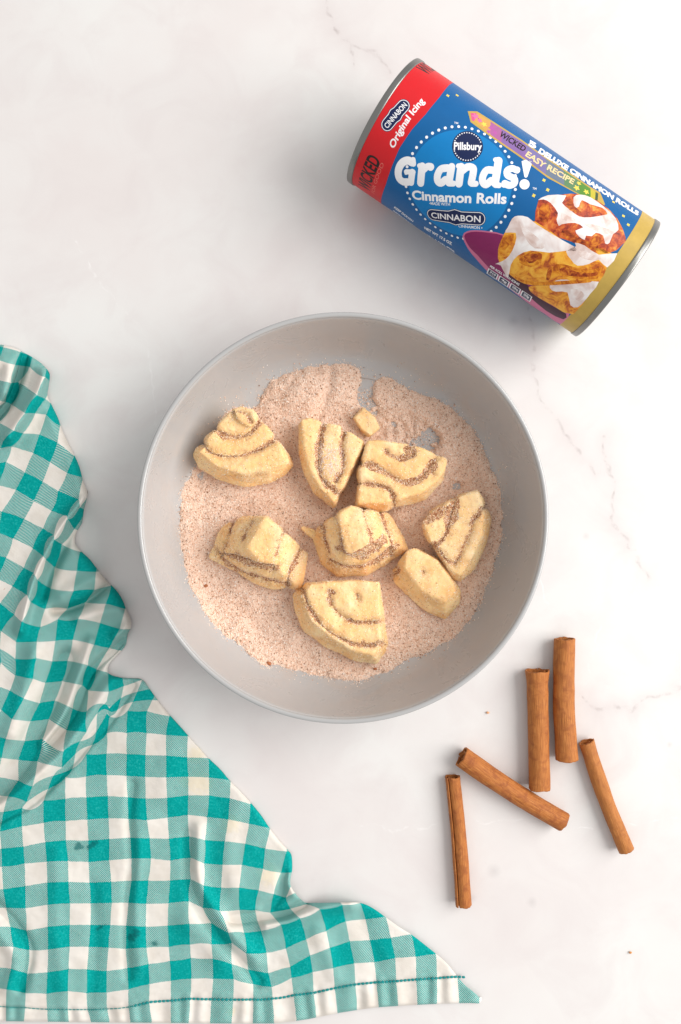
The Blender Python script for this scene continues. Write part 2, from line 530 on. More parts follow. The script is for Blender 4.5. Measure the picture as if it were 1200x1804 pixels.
DG = 'dough chunks in the mixing bowl'
def dough_piece(label, pts, lines, voxel=0.00048, coat=1.0, seed=0, rough=1.0, smooth=5, sugar_patch=None, extra=()):
    """pts: (px, py, z mm) hull points; lines: (polyline px, half width px, depth mm, splits)"""
    bm = bmesh.new()
    for hull in (pts,) + tuple(extra):
        vs = [bm.verts.new(P(x, y, z / 1000)) for x, y, z in hull]
        bmesh.ops.convex_hull(bm, input=vs)
    for v in [v for v in bm.verts if not v.link_faces]: bm.verts.remove(v)
    me = bpy.data.meshes.new('tmp'); bm.to_mesh(me); bm.free()
    ob = bpy.data.objects.new('tmp', me); COL.objects.link(ob)
    md = ob.modifiers.new('r', 'REMESH'); md.mode = 'VOXEL'; md.voxel_size = voxel
    dg = bpy.context.evaluated_depsgraph_get(); dg.update()
    me2 = bpy.data.meshes.new_from_object(ob.evaluated_get(dg), depsgraph=dg)
    bpy.data.objects.remove(ob)
    nv = len(me2.vertices)
    co = np.zeros(nv * 3, np.float32); me2.vertices.foreach_get('co', co); co = co.reshape(-1, 3).astype(float)
    ne = len(me2.edges); ed = np.zeros(ne * 2, np.int32); me2.edges.foreach_get('vertices', ed); ed = ed.reshape(-1, 2)
    nf = len(me2.polygons); fc = np.zeros(len(me2.loops), np.int32); me2.loops.foreach_get('vertex_index', fc)
    assert len(fc) == nf * 4
    fc = fc.reshape(-1, 4)
    deg = np.bincount(ed.ravel(), minlength=nv)[:, None]
    def lap(c, it, lam=0.7):
        for _ in range(it):
            s = np.zeros_like(c)
            for k in range(3):
                s[:, k] = np.bincount(ed[:, 0], c[ed[:, 1], k], nv) + np.bincount(ed[:, 1], c[ed[:, 0], k], nv)
            c = c + lam * (s / np.maximum(deg, 1) - c)
        return c
    def normals(c):
        a = c[fc]
        n = np.cross(a[:, 2] - a[:, 0], a[:, 3] - a[:, 1])
        r = np.zeros_like(c)
        for k in range(3):
            for j in range(4): r[:, k] += np.bincount(fc[:, j], n[:, k], nv)
        return r / (np.linalg.norm(r, axis=1)[:, None] + 1e-12)
    co = lap(co, smooth)
    n = normals(co)
    q = co * 1000
    d = 0.55 * fbm(q[:, 0] / 9, q[:, 1] / 9, q[:, 2] / 9, seed=seed, oct=2) + 0.20 * rough * fbm(q[:, 0] / 2.6, q[:, 1] / 2.6, q[:, 2] / 2.6, seed=seed + 7, oct=3)
    ppx = to_px(co)
    X, Y = ppx[:, 0], ppx[:, 1]
    wob = 1.1 * fbm(X / 11, Y / 11, seed=seed + 3, oct=2)
    up = np.clip((n[:, 2] + 0.25) * 3, 0, 1)
    fill = np.zeros(nv, bool)
    sides = []
    dmin = np.full(nv, 1e9)
    for ln, w, dep, split in lines:
        ln = [np.array(p, float) for p in ln]
        ln = [tuple(p) for p in smooth_line([tuple(p) for p in ln], 3)]
        if split:   # run the cut on to the rim of the piece
            a, b = np.array(ln[0]), np.array(ln[1]); e = a + (a - b) / np.linalg.norm(a - b) * 9
            c_, d_ = np.array(ln[-1]), np.array(ln[-2]); g = c_ + (c_ - d_) / np.linalg.norm(c_ - d_) * 9
            ln = [tuple(e)] + ln + [tuple(g)]
        dist, side, tp = seg_dist(X + wob, Y + wob * 0.6, ln)
        w2 = 1.5 * w * (0.6 + 0.8 * (vnoise(X / 16, Y / 16, seed=seed + 21) * 0.5 + 0.5))
        fade = np.clip(0.75 + 0.9 * vnoise(tp * 4.3, tp * 0 + seed + len(ln), seed=seed + 23), 0.45, 1.25)
        d = d - 0.8 * fade * dep * up * np.exp(-(dist / (w2 * 1.15 + 0.6)) ** 2)
        d = d + 0.7 * up * side * np.exp(-dist / 5.0) * (1 if split else 0.3) * (1 if (seed + len(sides)) % 2 else -1)   # one layer laps over the next
        d = d - 0.5 * fade * up * np.exp(-(dist / 1.5) ** 2)
        fill |= (dist + 1.5 * vnoise(X / 2.5, Y / 2.5, seed=seed + 31) + 0.8 * vnoise(X / 6, Y / 6, seed=seed + 33) < w2 * np.clip(fade * 1.15 - 0.1, 0, 1.3)) & (up > 0.1)
        dmin = np.minimum(dmin, dist)
        if split: sides.append(side >= 0)
    d = d + 0.95 * up * (1 - np.exp(-(dmin / 7.5) ** 2))     # each layer swells between its cuts
    key = np.zeros(nv, int)
    for i, s in enumerate(sides): key += s.astype(int) << i
    d = d + 0.9 * up * (hash3(key, key * 3, key * 0 + seed, 5) - 0.5) * np.clip(dmin / 2.5, 0, 1)   # no two layers level
    co = co + n * (d / 1000)[:, None]
    co = lap(co, 1, 0.35)
    n = normals(co)
    stain = np.exp(-(dmin / 7.5) ** 1.4) * np.clip(0.85 + 0.75 * vnoise(X / 10, Y / 10, seed=seed + 61), 0, 1)
    stain = np.maximum(stain, 0.42 * np.clip(fbm(X / 26, Y / 26, co[:, 2] * 200, seed=seed + 63) + 0.05, 0, 1) * rough)
    fk = key[fc[:, 0]]
    ffill = fill[fc].sum(1) >= 2
    # tiny groups join the biggest one
    vals, cnt = np.unique(fk[~ffill], return_counts=True)
    big = vals[np.argmax(cnt)]
    for v, c in zip(vals, cnt):
        if c < 400: fk[fk == v] = big
    cen = co.mean(0)
    root = empty('dough_piece', (cen[0], cen[1], co[:, 2].min()))
    tag(root, label, 'dough', DG)
    for v in np.unique(fk[~ffill]):
        c2, f2 = compact(co, fc[(fk == v) & ~ffill])
        me = mesh_np('dough_layer', c2, f2)
        sel = np.unique(fc[(fk == v) & ~ffill])
        at = me.attributes.new('cinnamon', 'FLOAT', 'POINT')
        at.data.foreach_set('value', stain[sel].astype(np.float32))
        link('dough_layer', me, DOUGH, root)
    if ffill.any():
        c2, f2 = compact(co, fc[ffill])
        link('cinnamon_filling', mesh_np('cinnamon_filling', c2, f2), FILLING, root)
    # sugar crystals stuck to it
    a = co[fc]
    fn = np.cross(a[:, 2] - a[:, 0], a[:, 3] - a[:, 1]) / 2
    ar = np.linalg.norm(fn, axis=1); fz = fn[:, 2] / (ar + 1e-15)
    fcen = a.mean(1)
    pp = to_px(fcen)
    den = 1.0 * coat * (0.35 + 1.3 * np.clip(vnoise(pp[:, 0] / 18, pp[:, 1] / 18, seed=seed + 51) * 0.5 + 0.5, 0, 1) ** 1.5)
    den = den * np.where(fz > 0.9, 1.0, 1.35)
    den = den + 2.2 * np.exp(-(dmin[fc[:, 0]] / 4.5) ** 2)
    den = np.where(ffill, 3.0, den)
    patch = np.zeros(nf)
    if sugar_patch is not None:
        for (cx, cy, r, k) in sugar_patch:
            patch = patch + k * np.exp(-((pp[:, 0] - cx) ** 2 + (pp[:, 1] - cy) ** 2) / r ** 2)
    den = np.where(fz > -0.2, den, 0)
    lam = den * ar * 1e6
    cnt = rng.poisson(lam)
    fi = np.repeat(np.arange(nf), cnt)
    b = rng.random((len(fi), 2))
    pos = a[fi, 0] * ((1 - b[:, :1]) * (1 - b[:, 1:])) + a[fi, 1] * (b[:, :1] * (1 - b[:, 1:])) + a[fi, 2] * (b[:, :1] * b[:, 1:]) + a[fi, 3] * ((1 - b[:, :1]) * b[:, 1:])
    g = link('sugar_coating', grains_mesh('sugar_coating', pos, rng.uniform(0.00014, 0.00036, len(pos))), GRAIN_COAT, root)
    tag(g, kind='stuff')
    if sugar_patch is not None:
        pc = rng.poisson(np.where(fz > 0.2, patch, 0) * ar * 1e6)
        fi = np.repeat(np.arange(nf), pc); b = rng.random((len(fi), 1))
        pos = a[fi, 0] * (1 - b) + a[fi, 2] * b + n[fc[fi, 0]] * 0.00015
        g = link('sugar_patch', grains_mesh('sugar_patch', pos, rng.uniform(0.00016, 0.00036, len(pos))), GRAIN_WHITE, root)
        tag(g, kind='stuff')
    bpy.data.meshes.remove(me2)
    return root

def z_(scale, ox, oy, pts): return [(ox + x / scale, oy + y / scale) for x, y in pts]
def pz(pts, z): return [(x, y, z) for x, y in pts]

# upper left wedge
dough_piece('large dough wedge against the upper left bowl wall, its tip pointing up',
    pz([(350, 790), (400, 735), (440, 735), (482, 800), (500, 828), (430, 848), (362, 828)], 4) +
    pz([(342, 802), (352, 824), (385, 845), (430, 858), (472, 852), (500, 838), (516, 820), (512, 806), (345, 794)], 13) +
    pz([(352, 796), (384, 752), (412, 718), (446, 722), (462, 748), (494, 788), (500, 808), (475, 826), (430, 832), (385, 822)], 28),
    [(z_(3.3333, 300, 620, [(275, 468), (310, 490), (370, 502), (430, 495), (480, 470), (515, 425)]), 3.4, 0.9, True),
     (z_(3.3333, 300, 620, [(200, 545), (225, 580), (270, 600), (350, 612), (430, 605), (510, 575), (575, 540), (610, 510)]), 1.8, 1.5, True),
     (z_(3.3333, 300, 620, [(370, 355), (410, 350), (450, 375), (470, 410)]), 1.4, 1.0, False)],
    seed=101, coat=1.0, extra=(pz([(410, 722), (425, 714), (448, 728), (455, 748), (440, 752), (420, 740)], 31) + pz([(412, 724), (446, 732), (440, 750)], 20),))
# top middle
dough_piece('narrow dough wedge pointing down, with a white sugar patch on its cut face',
    pz([(535, 750), (630, 785), (606, 850), (588, 885), (560, 855), (536, 805)], 4) +
    pz([(530, 748), (529, 800), (541, 838), (556, 868), (588, 894), (600, 872), (618, 834), (642, 786)], 13) +
    pz([(533, 742), (545, 738), (600, 752), (638, 778), (634, 790), (606, 848), (588, 884), (568, 862), (548, 828), (538, 790)], 25),
    [(z_(3.3333, 300, 620, [(900, 430), (885, 500), (875, 570), (870, 650), (880, 720), (920, 780), (965, 812)]), 3.6, 0.8, True),
     (z_(3.3333, 300, 620, [(1015, 480), (1003, 560), (1012, 640), (1008, 700), (985, 735)]), 2.0, 1.0, True),
     (z_(3.3333, 300, 620, [(885, 730), (930, 790), (955, 800)]), 5.0, 0.3, False)],
    seed=202, coat=1.1, sugar_patch=[(583, 800, 16, 4.0), (584, 824, 14, 4.0)])
# top right
dough_piece('broad dough wedge with a brown crescent of filling, right of the gap at the top',
    pz([(655, 785), (710, 790), (770, 815), (765, 850), (738, 872), (670, 892), (634, 886), (636, 825)], 4) +
    pz([(648, 780), (715, 785), (784, 814), (779, 846), (748, 879), (668, 901), (629, 893), (632, 825)], 13) +
    pz([(650, 777), (715, 782), (764, 800), (784, 811), (781, 826), (768, 848), (738, 868), (690, 882), (632, 886), (636, 824)], 27),
    [(z_(3.3333, 600, 640, [(262, 512), (290, 540), (330, 552), (390, 553), (425, 530), (415, 507), (385, 503)]), 2.6, 0.7, False),
     (z_(3.3333, 600, 640, [(120, 595), (180, 600), (260, 640), (330, 685), (400, 700), (470, 672), (515, 630)]), 5.0, 0.9, True),
     (z_(3.3333, 600, 640, [(125, 705), (180, 708), (240, 718), (285, 745), (310, 785), (318, 815)]), 2.4, 0.9, True),
     (z_(3.3333, 600, 640, [(515, 600), (525, 620), (545, 652)]), 1.4, 1.3, False),
     (z_(3.3333, 600, 640, [(520, 598), (540, 575), (552, 562)]), 2.6, 0.8, False)],
    seed=303, coat=0.6)
# left middle
dough_piece('stepped dough chunk nearest the left of the bowl, pale facet on top',
    pz(z_(4, 320, 880, [(215, 395), (275, 245), (330, 175), (430, 135), (600, 140), (780, 310), (870, 390), (850, 520), (820, 610), (640, 612), (500, 565)]), 4) +
    pz(z_(4, 320, 880, [(200, 408), (262, 240), (325, 168), (430, 125), (605, 126), (700, 205), (800, 300), (884, 385), (862, 520), (832, 624), (640, 626), (500, 580)]), 11) +
    pz(z_(4, 320, 880, [(290, 385), (365, 200), (470, 150), (700, 240), (790, 330), (740, 570), (560, 530), (420, 480)]), 22) +
    pz(z_(4, 320, 880, [(590, 132), (700, 215), (650, 460), (560, 440), (470, 335)]), 43),
    [(z_(4, 320, 880, [(262, 372), (300, 428), (420, 508), (560, 552), (715, 590)]), 2.0, 1.2, True),
     (z_(4, 320, 880, [(290, 382), (370, 400), (430, 425), (560, 470), (650, 480)]), 2.2, 1.2, True),
     (z_(4, 320, 880, [(500, 160), (455, 225), (432, 280)]), 1.4, 1.0, False),
     (z_(4, 320, 880, [(362, 185), (322, 300), (290, 382)]), 1.5, 1.0, True),
     (z_(4, 320, 880, [(715, 245), (690, 330), (655, 430), (645, 470)]), 1.8, 0.7, True),
     (z_(4, 320, 880, [(850, 345), (800, 430), (765, 520), (755, 595)]), 2.2, 0.9, True),
     (z_(4, 320, 880, [(370, 395), (395, 385)]), 3.4, 0.6, False)],
    seed=404, coat=0.8, smooth=3)
# centre
dough_piece('stepped dough chunk with a raised middle block, at the centre of the bowl',
    pz(z_(3.158, 520, 840, [(112, 345), (135, 290), (235, 220), (300, 175), (370, 185), (510, 220), (550, 290), (605, 400), (490, 470), (390, 535), (235, 540), (160, 475)]), 4) +
    pz(z_(3.158, 520, 840, [(103, 342), (125, 290), (230, 208), (300, 166), (370, 176), (516, 208), (560, 270), (624, 402), (500, 482), (400, 546), (232, 552), (150, 480)]), 11) +
    pz(z_(3.158, 520, 840, [(165, 400), (160, 275), (235, 215), (480, 210), (545, 360), (540, 400), (450, 460), (330, 490), (210, 455)]), 22) +
    pz(z_(3.158, 520, 840, [(235, 214), (310, 166), (375, 188), (440, 372), (380, 410), (290, 430)]), 44),
    [(z_(3.158, 520, 840, [(152, 285), (165, 350), (182, 402)]), 1.5, 1.0, True),
     (z_(3.158, 520, 840, [(228, 235), (245, 310), (258, 385)]), 1.5, 1.2, True),
     (z_(3.158, 520, 840, [(380, 190), (410, 280), (432, 352)]), 2.2, 0.8, True),
     (z_(3.158, 520, 840, [(482, 210), (515, 290), (543, 370), (540, 405)]), 1.6, 1.0, True),
     (z_(3.158, 520, 840, [(215, 472), (300, 505), (400, 490), (480, 450), (545, 400)]), 1.7, 1.3, True),
     (z_(3.158, 520, 840, [(262, 412), (310, 438), (380, 430), (440, 395), (470, 370)]), 4.6, 0.8, True)],
    seed=505, coat=0.7, smooth=3,
    extra=(pz(z_(3.158, 520, 840, [(32, 283), (48, 275), (105, 295), (130, 320), (105, 345), (60, 318)]), 12) + pz(z_(3.158, 520, 840, [(45, 290), (105, 330)]), 8),))
# right
dough_piece('slanted dough chunk with broad brown filling stripes, nearest the right of the bowl',
    pz(z_(3.158, 520, 840, [(725, 255), (770, 195), (900, 125), (1005, 95), (1050, 165), (1070, 235), (1045, 365), (980, 510), (920, 565), (880, 550), (800, 420), (735, 320)]), 4) +
    pz(z_(3.158, 520, 840, [(709, 255), (758, 182), (900, 110), (1012, 78), (1058, 155), (1086, 230), (1062, 370), (992, 522), (918, 580), (868, 562), (785, 420), (720, 318)]), 13) +
    pz(z_(3.158, 520, 840, [(715, 250), (765, 190), (900, 118), (1010, 84), (1045, 170), (1035, 330), (960, 480), (915, 545), (870, 520), (800, 400), (760, 370)]), 27),
    [(z_(3.158, 520, 840, [(885, 160), (862, 240), (845, 310), (815, 355), (775, 385)]), 5.4, 1.0, True),
     (z_(3.158, 520, 840, [(825, 175), (780, 205), (735, 240)]), 5.6, 0.6, False),
     (z_(3.158, 520, 840, [(1035, 185), (990, 240), (968, 320), (935, 395), (898, 462)]), 2.0, 1.5, True),
     (z_(3.158, 520, 840, [(780, 392), (815, 430), (850, 470), (885, 480)]), 1.7, 0.8, False)],
    seed=606, coat=1.2)
# plain
dough_piece('plain pale dough chunk without stripes, small dimple on top, beside the right chunk',
    pz(z_(3.158, 520, 840, [(560, 530), (630, 430), (690, 420), (780, 470), (840, 530), (900, 640), (895, 700), (835, 770), (745, 735), (650, 655), (575, 590)]), 4) +
    pz(z_(3.158, 520, 840, [(546, 522), (628, 412), (690, 408), (785, 455), (852, 525), (916, 640), (908, 705), (838, 790), (740, 752), (638, 662), (555, 582)]), 12) +
    pz(z_(3.158, 520, 840, [(625, 420), (660, 405), (785, 470), (870, 590), (880, 640), (830, 690), (720, 640), (610, 505)]), 25),
    [(z_(3.158, 520, 840, [(709, 528), (716, 534)]), 0.9, 1.0, False),
     (z_(3.158, 520, 840, [(562, 498), (575, 520), (556, 540)]), 1.6, 0.5, False)],
    seed=707, coat=0.75)
# bottom
dough_piece('large dough wedge lowest in the bowl, curved layers sweeping down to the right',
    pz(z_(3.158, 520, 840, [(20, 650), (80, 605), (280, 595), (455, 600), (465, 830), (495, 930), (445, 1010), (330, 990), (185, 920), (70, 835)]), 4) +
    pz(z_(3.158, 520, 840, [(-2, 660), (65, 590), (280, 580), (466, 586), (476, 700), (486, 830), (514, 930), (452, 1032), (330, 1010), (178, 940), (55, 850), (8, 750)]), 12) +
    pz(z_(3.158, 520, 840, [(40, 655), (90, 605), (280, 584), (462, 588), (456, 800), (470, 930), (430, 985), (330, 960), (200, 890), (90, 790)]), 27),
    [(z_(3.158, 520, 840, [(52, 660), (80, 735), (150, 825), (245, 895), (360, 938), (465, 932)]), 1.9, 1.3, True),
     (z_(3.158, 520, 840, [(190, 668), (205, 720), (262, 780), (340, 812), (445, 808)]), 1.7, 1.3, True),
     (z_(3.158, 520, 840, [(205, 645), (185, 680)]), 3.6, 0.7, False),
     (z_(3.158, 520, 840, [(340, 655), (352, 668), (345, 685)]), 1.0, 1.2, False),
     (z_(3.158, 520, 840, [(385, 935), (460, 930)]), 3.6, 0.4, False)],
    seed=808, coat=0.85)
# little cube
dough_piece('tiny cube shaped scrap of dough near the back of the bowl',
    pz(z_(3.3333, 600, 640, [(135, 268), (222, 378), (165, 428), (82, 322)]), 5) +
    pz(z_(3.3333, 600, 640, [(133, 264), (196, 318), (227, 380), (165, 432), (120, 392), (79, 320)]), 10) +
    pz(z_(3.3333, 600, 640, [(136, 268), (194, 322), (222, 380), (170, 420), (125, 385), (85, 322)]), 14),
    [], seed=909, coat=0.6, voxel=0.0004, smooth=4)

# ------------------------------------------------------------------ cinnamon sticks
def bark_material():
    m = M('cinnamon_bark', rough=0.62, spec=0.3)
    tc = m.node('ShaderNodeUVMap').outputs[0]
    st = m.vmath('MULTIPLY', tc, (0.7, 26.0, 1.0))
    a = m.noise(3.0, 5, 0.62, st).outputs['Fac']
    b = m.noise(1.6, 4, 0.6, m.vmath('MULTIPLY', tc, (2.2, 4.0, 1.0)), 0.6).outputs['Fac']
    c = m.ramp(a, [(0.30, (0.18, 0.048, 0.010)), (0.43, (0.385, 0.122, 0.026)), (0.55, (0.46, 0.160, 0.037)), (0.70, (0.58, 0.25, 0.075))])
    c = m.mix(m.math('MULTIPLY', m.math('SUBTRACT', b, 0.47), 4.0, clamp=True), c, (0.27, 0.072, 0.019, 1))
    oi = m.node('ShaderNodeObjectInfo').outputs['Random']
    c = m.mix(m.math('MULTIPLY', oi, 0.45), c, (0.46, 0.19, 0.05, 1))
    m.color(c)
    b1 = m.bump(a, 0.55, 0.0007)
    m.bump(b, 0.4, 0.001, b1)
    return m.m
BARK = bark_material()

def stick(label, p0, p1, w0, w1, a0, turns=1.55, seed=0, thick=0.0009, pinch=0.0, double=False):
    """a rolled quill of bark: spiral section swept along the stick"""
    r0, r1 = w0 * S * 0.5 * 0.975, w1 * S * 0.5 * 0.975
    rm = (r0 + r1) / 2
    A, B = P(*p0, r0), P(*p1, r1)
    ax = (B - A); L = ax.length; ax.normalize()
    up = Vector((0, 0, 1)); up = (up - ax * up.dot(ax)).normalized()
    sd = ax.cross(up).normalized()
    nl, ns = 90, 84
    root = empty('cinnamon_stick', ((A.x + B.x) / 2, (A.y + B.y) / 2, 0))
    tag(root, label, 'cinnamon stick', 'cinnamon sticks on the marble board')
    def sheet(name, s0, s1, rad_fn, n, inset=0.0, lift=0.0):
        th = np.linspace(s0, s1, n)
        ti = np.linspace(0, 1, nl)
        rr = rad_fn(th)                                # fraction of r minus metres
        co = []; uv = []
        T, TH = np.meshgrid(ti, th, indexing='ij')
        R = (r0 + (r1 - r0) * T)
        prof = 1 + 0.035 * fbm(T * 3 + seed, T * 0 + seed, seed=seed, oct=2) + 0.03 * fbm(np.cos(TH) * 1.3 + T * 2.5, np.sin(TH) * 1.3 + seed, T * 5, seed=seed + 5, oct=2)
        prof = prof + 0.012 * fbm(np.cos(TH) * 9, np.sin(TH) * 9, T * 9, seed=seed + 9, oct=2)
        prof = prof + 0.05 * np.exp(-(T / 0.05) ** 2) * (seed % 2)
        prof = prof - pinch * np.exp(-((T - 0.12) / 0.05) ** 2)
        outer = R * prof + rr[None, :]
        inner = outer - thick
        ragged = 0.0005 * fbm(np.cos(TH) * 1.6, np.sin(TH) * 1.6, T * 0 + seed, seed=seed + 2, oct=3) * np.where(T < 0.5, 1 - 2 * T, 2 * T - 1) ** 6
        tt = T * (L - 2 * inset) + inset + ragged
        bend = 0.0012 * np.sin(math.pi * T) * ((seed % 5) - 2) / 2
        def ring(r):
            return (np.array(A)[None, None] + np.array(ax) * tt[..., None] + np.array(up) * (r * np.cos(TH) + lift)[..., None] + np.array(sd) * (r * np.sin(TH) + bend)[..., None])
        V = np.concatenate([ring(outer), ring(inner)[:, ::-1]], 1)     # closed section loop
        k = 2 * n
        u = np.concatenate([TH, TH[:, ::-1]], 1); tu = np.concatenate([T, T], 1)
        i = np.arange(nl - 1)[:, None]; j = np.arange(k)[None, :]; j2 = (j + 1) % k
        f = np.stack([i * k + j, i * k + j2, (i + 1) * k + j2, (i + 1) * k + j], -1).reshape(-1, 4)
        caps = []
        for e in (0, nl - 1):
            for q in range(n - 1):
                c = [e * k + q, e * k + q + 1, e * k + (k - 2 - q), e * k + (k - 1 - q)]
                caps.append(c[::-1] if e == 0 else c)
        f = np.concatenate([f, np.array(caps)])
        me = mesh_np(name, V.reshape(-1, 3), f)
        uvl = me.uv_layers.new(name='UVMap')
        li = np.zeros(len(me.loops), np.int32); me.loops.foreach_get('vertex_index', li)
        uvv = np.stack([tu.ravel() * L / 0.02 + seed * 3.1, u.ravel() / 6.283 + seed * 1.7], 1)
        uvl.data.foreach_set('uv', uvv[li].astype(np.float32).ravel())
        return link(name, me, BARK, root)
    full = 2 * math.pi
    sheet('bark', a0, a0 + full * 0.985, lambda th: -0.00095 * np.clip((th - a0 - full * 0.55) / (full * 0.43), 0, 1) ** 1.5, ns)
    ia = a0 + full * 0.93
    sheet('inner_curl', ia, ia + full * (turns - 0.85), lambda th: -0.00125 - (rm * 0.5) * np.clip((th - ia) / (full * 0.7), 0, 1.2) ** 1.2, 60, inset=0.0006)

D2 = math.radians
stick('thinnest cinnamon stick, standing left of the others with a dark seam down its length', (797.5, 1368), (817, 1595), 26, 28.5, D2(52), seed=11, thick=0.0007)
stick('slanting cinnamon stick lying diagonally, its lower end pointing right', (812.5, 1333), (992.5, 1448), 39, 35, D2(170), seed=4)
stick('thick upright cinnamon stick second from the right with a notched knot at its top', (946, 1181), (950.5, 1389), 40, 37.5, D2(200), seed=7, pinch=0.05)
stick('longest reddish cinnamon stick, reaching highest, right of the knotted one', (994.5, 1125), (998.5, 1338), 38, 40, D2(185), seed=14)
stick('slim cinnamon stick at the far right, leaning with its foot to the right', (1032.5, 1307), (1103, 1498), 28.5, 30, D2(160), seed=9, thick=0.0008)

# ------------------------------------------------------------------ kitchen towel
def towel_controls():
    C = []
    def add(sc, ox, oy, L):
        for (u, v, x, y) in L: C.append((u, v, ox + x / sc, oy + y / sc))
    add(1200 / 280, 0, 1150, [
        (5,0,815,440),(6,0,962,438),(7,0,1112,440),(5,1,808,607),(6,1,960,607),(7,1,1108,608),(4,2,650,765),(5,2,806,762),(6,2,958,765),(7,2,1100,772),
        (3,3,495,940),(4,3,650,935),(5,3,808,925),(6,3,955,930),(7,3,1097,938),(2,4,330,1115),(3,4,495,1103),(4,4,652,1093),(5,4,815,1083),(6,4,965,1090),(7,4,1100,1100),
        (1,5,168,1310),(2,5,330,1285),(3,5,497,1272),(4,5,660,1260),(5,5,822,1250),(6,5,970,1255),(7,5,1110,1265),(0,5,0,1350),(1,4,168,1170),
        (1,6,178,1465),(2,6,342,1430),(3,6,498,1415),(4,6,668,1418),(5,6,825,1405),(6,6,985,1395),(7,6,1130,1400),
        (2,-2,550,420),(3,-2,655,445),(3,-1,655,600),(2,-1,505,585),(3,-3,665,285),(4,-3,822,295),(4,-2,822,432),(4,-4,820,150),(5,-4,925,192),(5,-3,935,250),(3,-4,730,125),
        (1,-3,470,215),(2,-3,625,245),(1,-2,415,360),(1,-4,510,60),(2,-4,665,95),(0,-4,395,65),(0,-3,342,228),(-1,-3,250,197),(0,-2,300,380),(-1,-2,180,345),
        (1,-1,370,502),(0,-1,230,518),(-1,-1,90,502),(0,0,190,665),(-1,0,45,650),(2,0,480,745),(1,0,322,652),(1,1,283,820),(0,1,140,808),(0,2,140,965),(2,1,470,868),(1,2,245,1010),(1,3,200,1130),(0,3,60,1085),
        (-2,-2,75,285),(-2,-1,10,430),(-2,-3,115,170),(-3,-3,10,75),(-2,-4,115,45),(-1,-4,275,40)])
    add(1200 / 260, 0, 1480, [
        (1,7,203,190),(2,7,380,175),(3,7,555,172),(4,7,720,178),(5,7,890,165),(6,7,1070,150),(0,7,15,215),(0,8,25,400),(1,8,207,375),(2,8,385,345),(3,8,557,340),(4,8,728,345),(5,8,905,340),(6,8,1070,330),
        (0,9,50,550),(1,9,210,555),(2,9,388,525),(3,9,570,515),(4,9,738,515),(5,9,912,510),(6,9,1043,510),(0,10,85,705),(1,10,215,735),(2,10,388,705),(3,10,568,690),(4,10,735,690),(5,10,900,690),(6,10,1025,695),
        (0,11,110,868),(1,11,240,895),(2,11,390,890),(3,11,568,868),(4,11,722,868),(5,11,885,875),(6,11,1022,885),(0,12,90,1045),(1,12,222,1085),(2,12,385,1075),(3,12,560,1048),(4,12,708,1050),(5,12,868,1065),(6,12,1035,1040),
        (0,13,52,1215),(1,13,208,1245),(2,13,378,1250),(3,13,555,1230),(4,13,705,1245),(5,13,868,1240),(6,13,1045,1215),
        (0,13.9,50,1345),(1,13.9,205,1350),(2,13.9,383,1365),(3,13.9,553,1368),(4,13.9,710,1368),(5,13.9,870,1362),(6,13.9,1045,1345),
        (0,14.7,50,1465),(1,14.7,195,1470),(2,14.7,388,1472),(3,14.7,560,1475),(4,14.7,740,1475),(5,14.7,890,1474),(6,14.7,1060,1474)])
    add(4, 230, 1260, [
        (8,1,250,140),(9,1,405,148),(8,2,252,285),(9,2,400,298),(10,2,553,303),(8,3,252,438),(9,3,408,435),(10,3,553,440),(11,3,705,460),(8,4,258,583),(9,4,408,565),(10,4,553,565),(11,4,700,585),(12,4,845,625),
        (8,5,262,722),(9,5,405,703),(10,5,540,718),(11,5,690,735),(12,5,835,765),(13,5,985,795),(8,6,270,870),(9,6,415,855),(10,6,525,880),(11,6,665,888),(12,6,808,905),(13,6,950,940),(14,6,1100,960),
        (7,7,145,1010),(8,7,280,1025),(9,7,425,1005),(10,7,518,1045),(11,7,650,1055),(12,7,785,1055),(13,7,935,1085),(14,7,1060,1110),
        (7,8,125,1165),(8,8,278,1165),(9,8,425,1155),(10,8,515,1200),(11,8,640,1215),(12,8,765,1215),(13,8,905,1235),(14,8,1010,1260),(15,8,1095,1285)])
    add(4, 230, 1540, [
        (7,9,110,210),(8,9,268,205),(9,9,413,192),(10,9,510,238),(11,9,630,262),(12,9,770,252),(13,9,880,255),(14,9,985,272),
        (7,10,108,370),(8,10,262,362),(9,10,415,350),(10,10,570,343),(11,10,690,415),(12,10,800,412),(13,10,920,398),(14,10,1060,355),(15,10,1195,310),
        (7,11,112,520),(8,11,270,515),(9,11,418,498),(10,11,570,495),(11,11,715,485),(12,11,815,560),(13,11,960,555),(14,11,1095,525),
        (7,12,128,632),(8,12,278,610),(9,12,425,590),(10,12,578,595),(11,12,715,635),(12,12,828,672),(13,12,970,698),(14,12,1125,655),
        (7,13,135,775),(8,13,285,752),(9,13,430,738),(10,13,582,738),(11,13,728,740),(12,13,865,775),(13,13,995,795),(14,13,1135,730),
        (7,14,130,905),(8,14,285,895),(9,14,420,880),(10,14,570,885),(11,14,725,888),(12,14,865,885),(13,14,1000,878),(14,14,1150,855),
        (7,15,150,1030),(8,15,285,1043),(9,15,410,1045),(10,15,560,1052)])
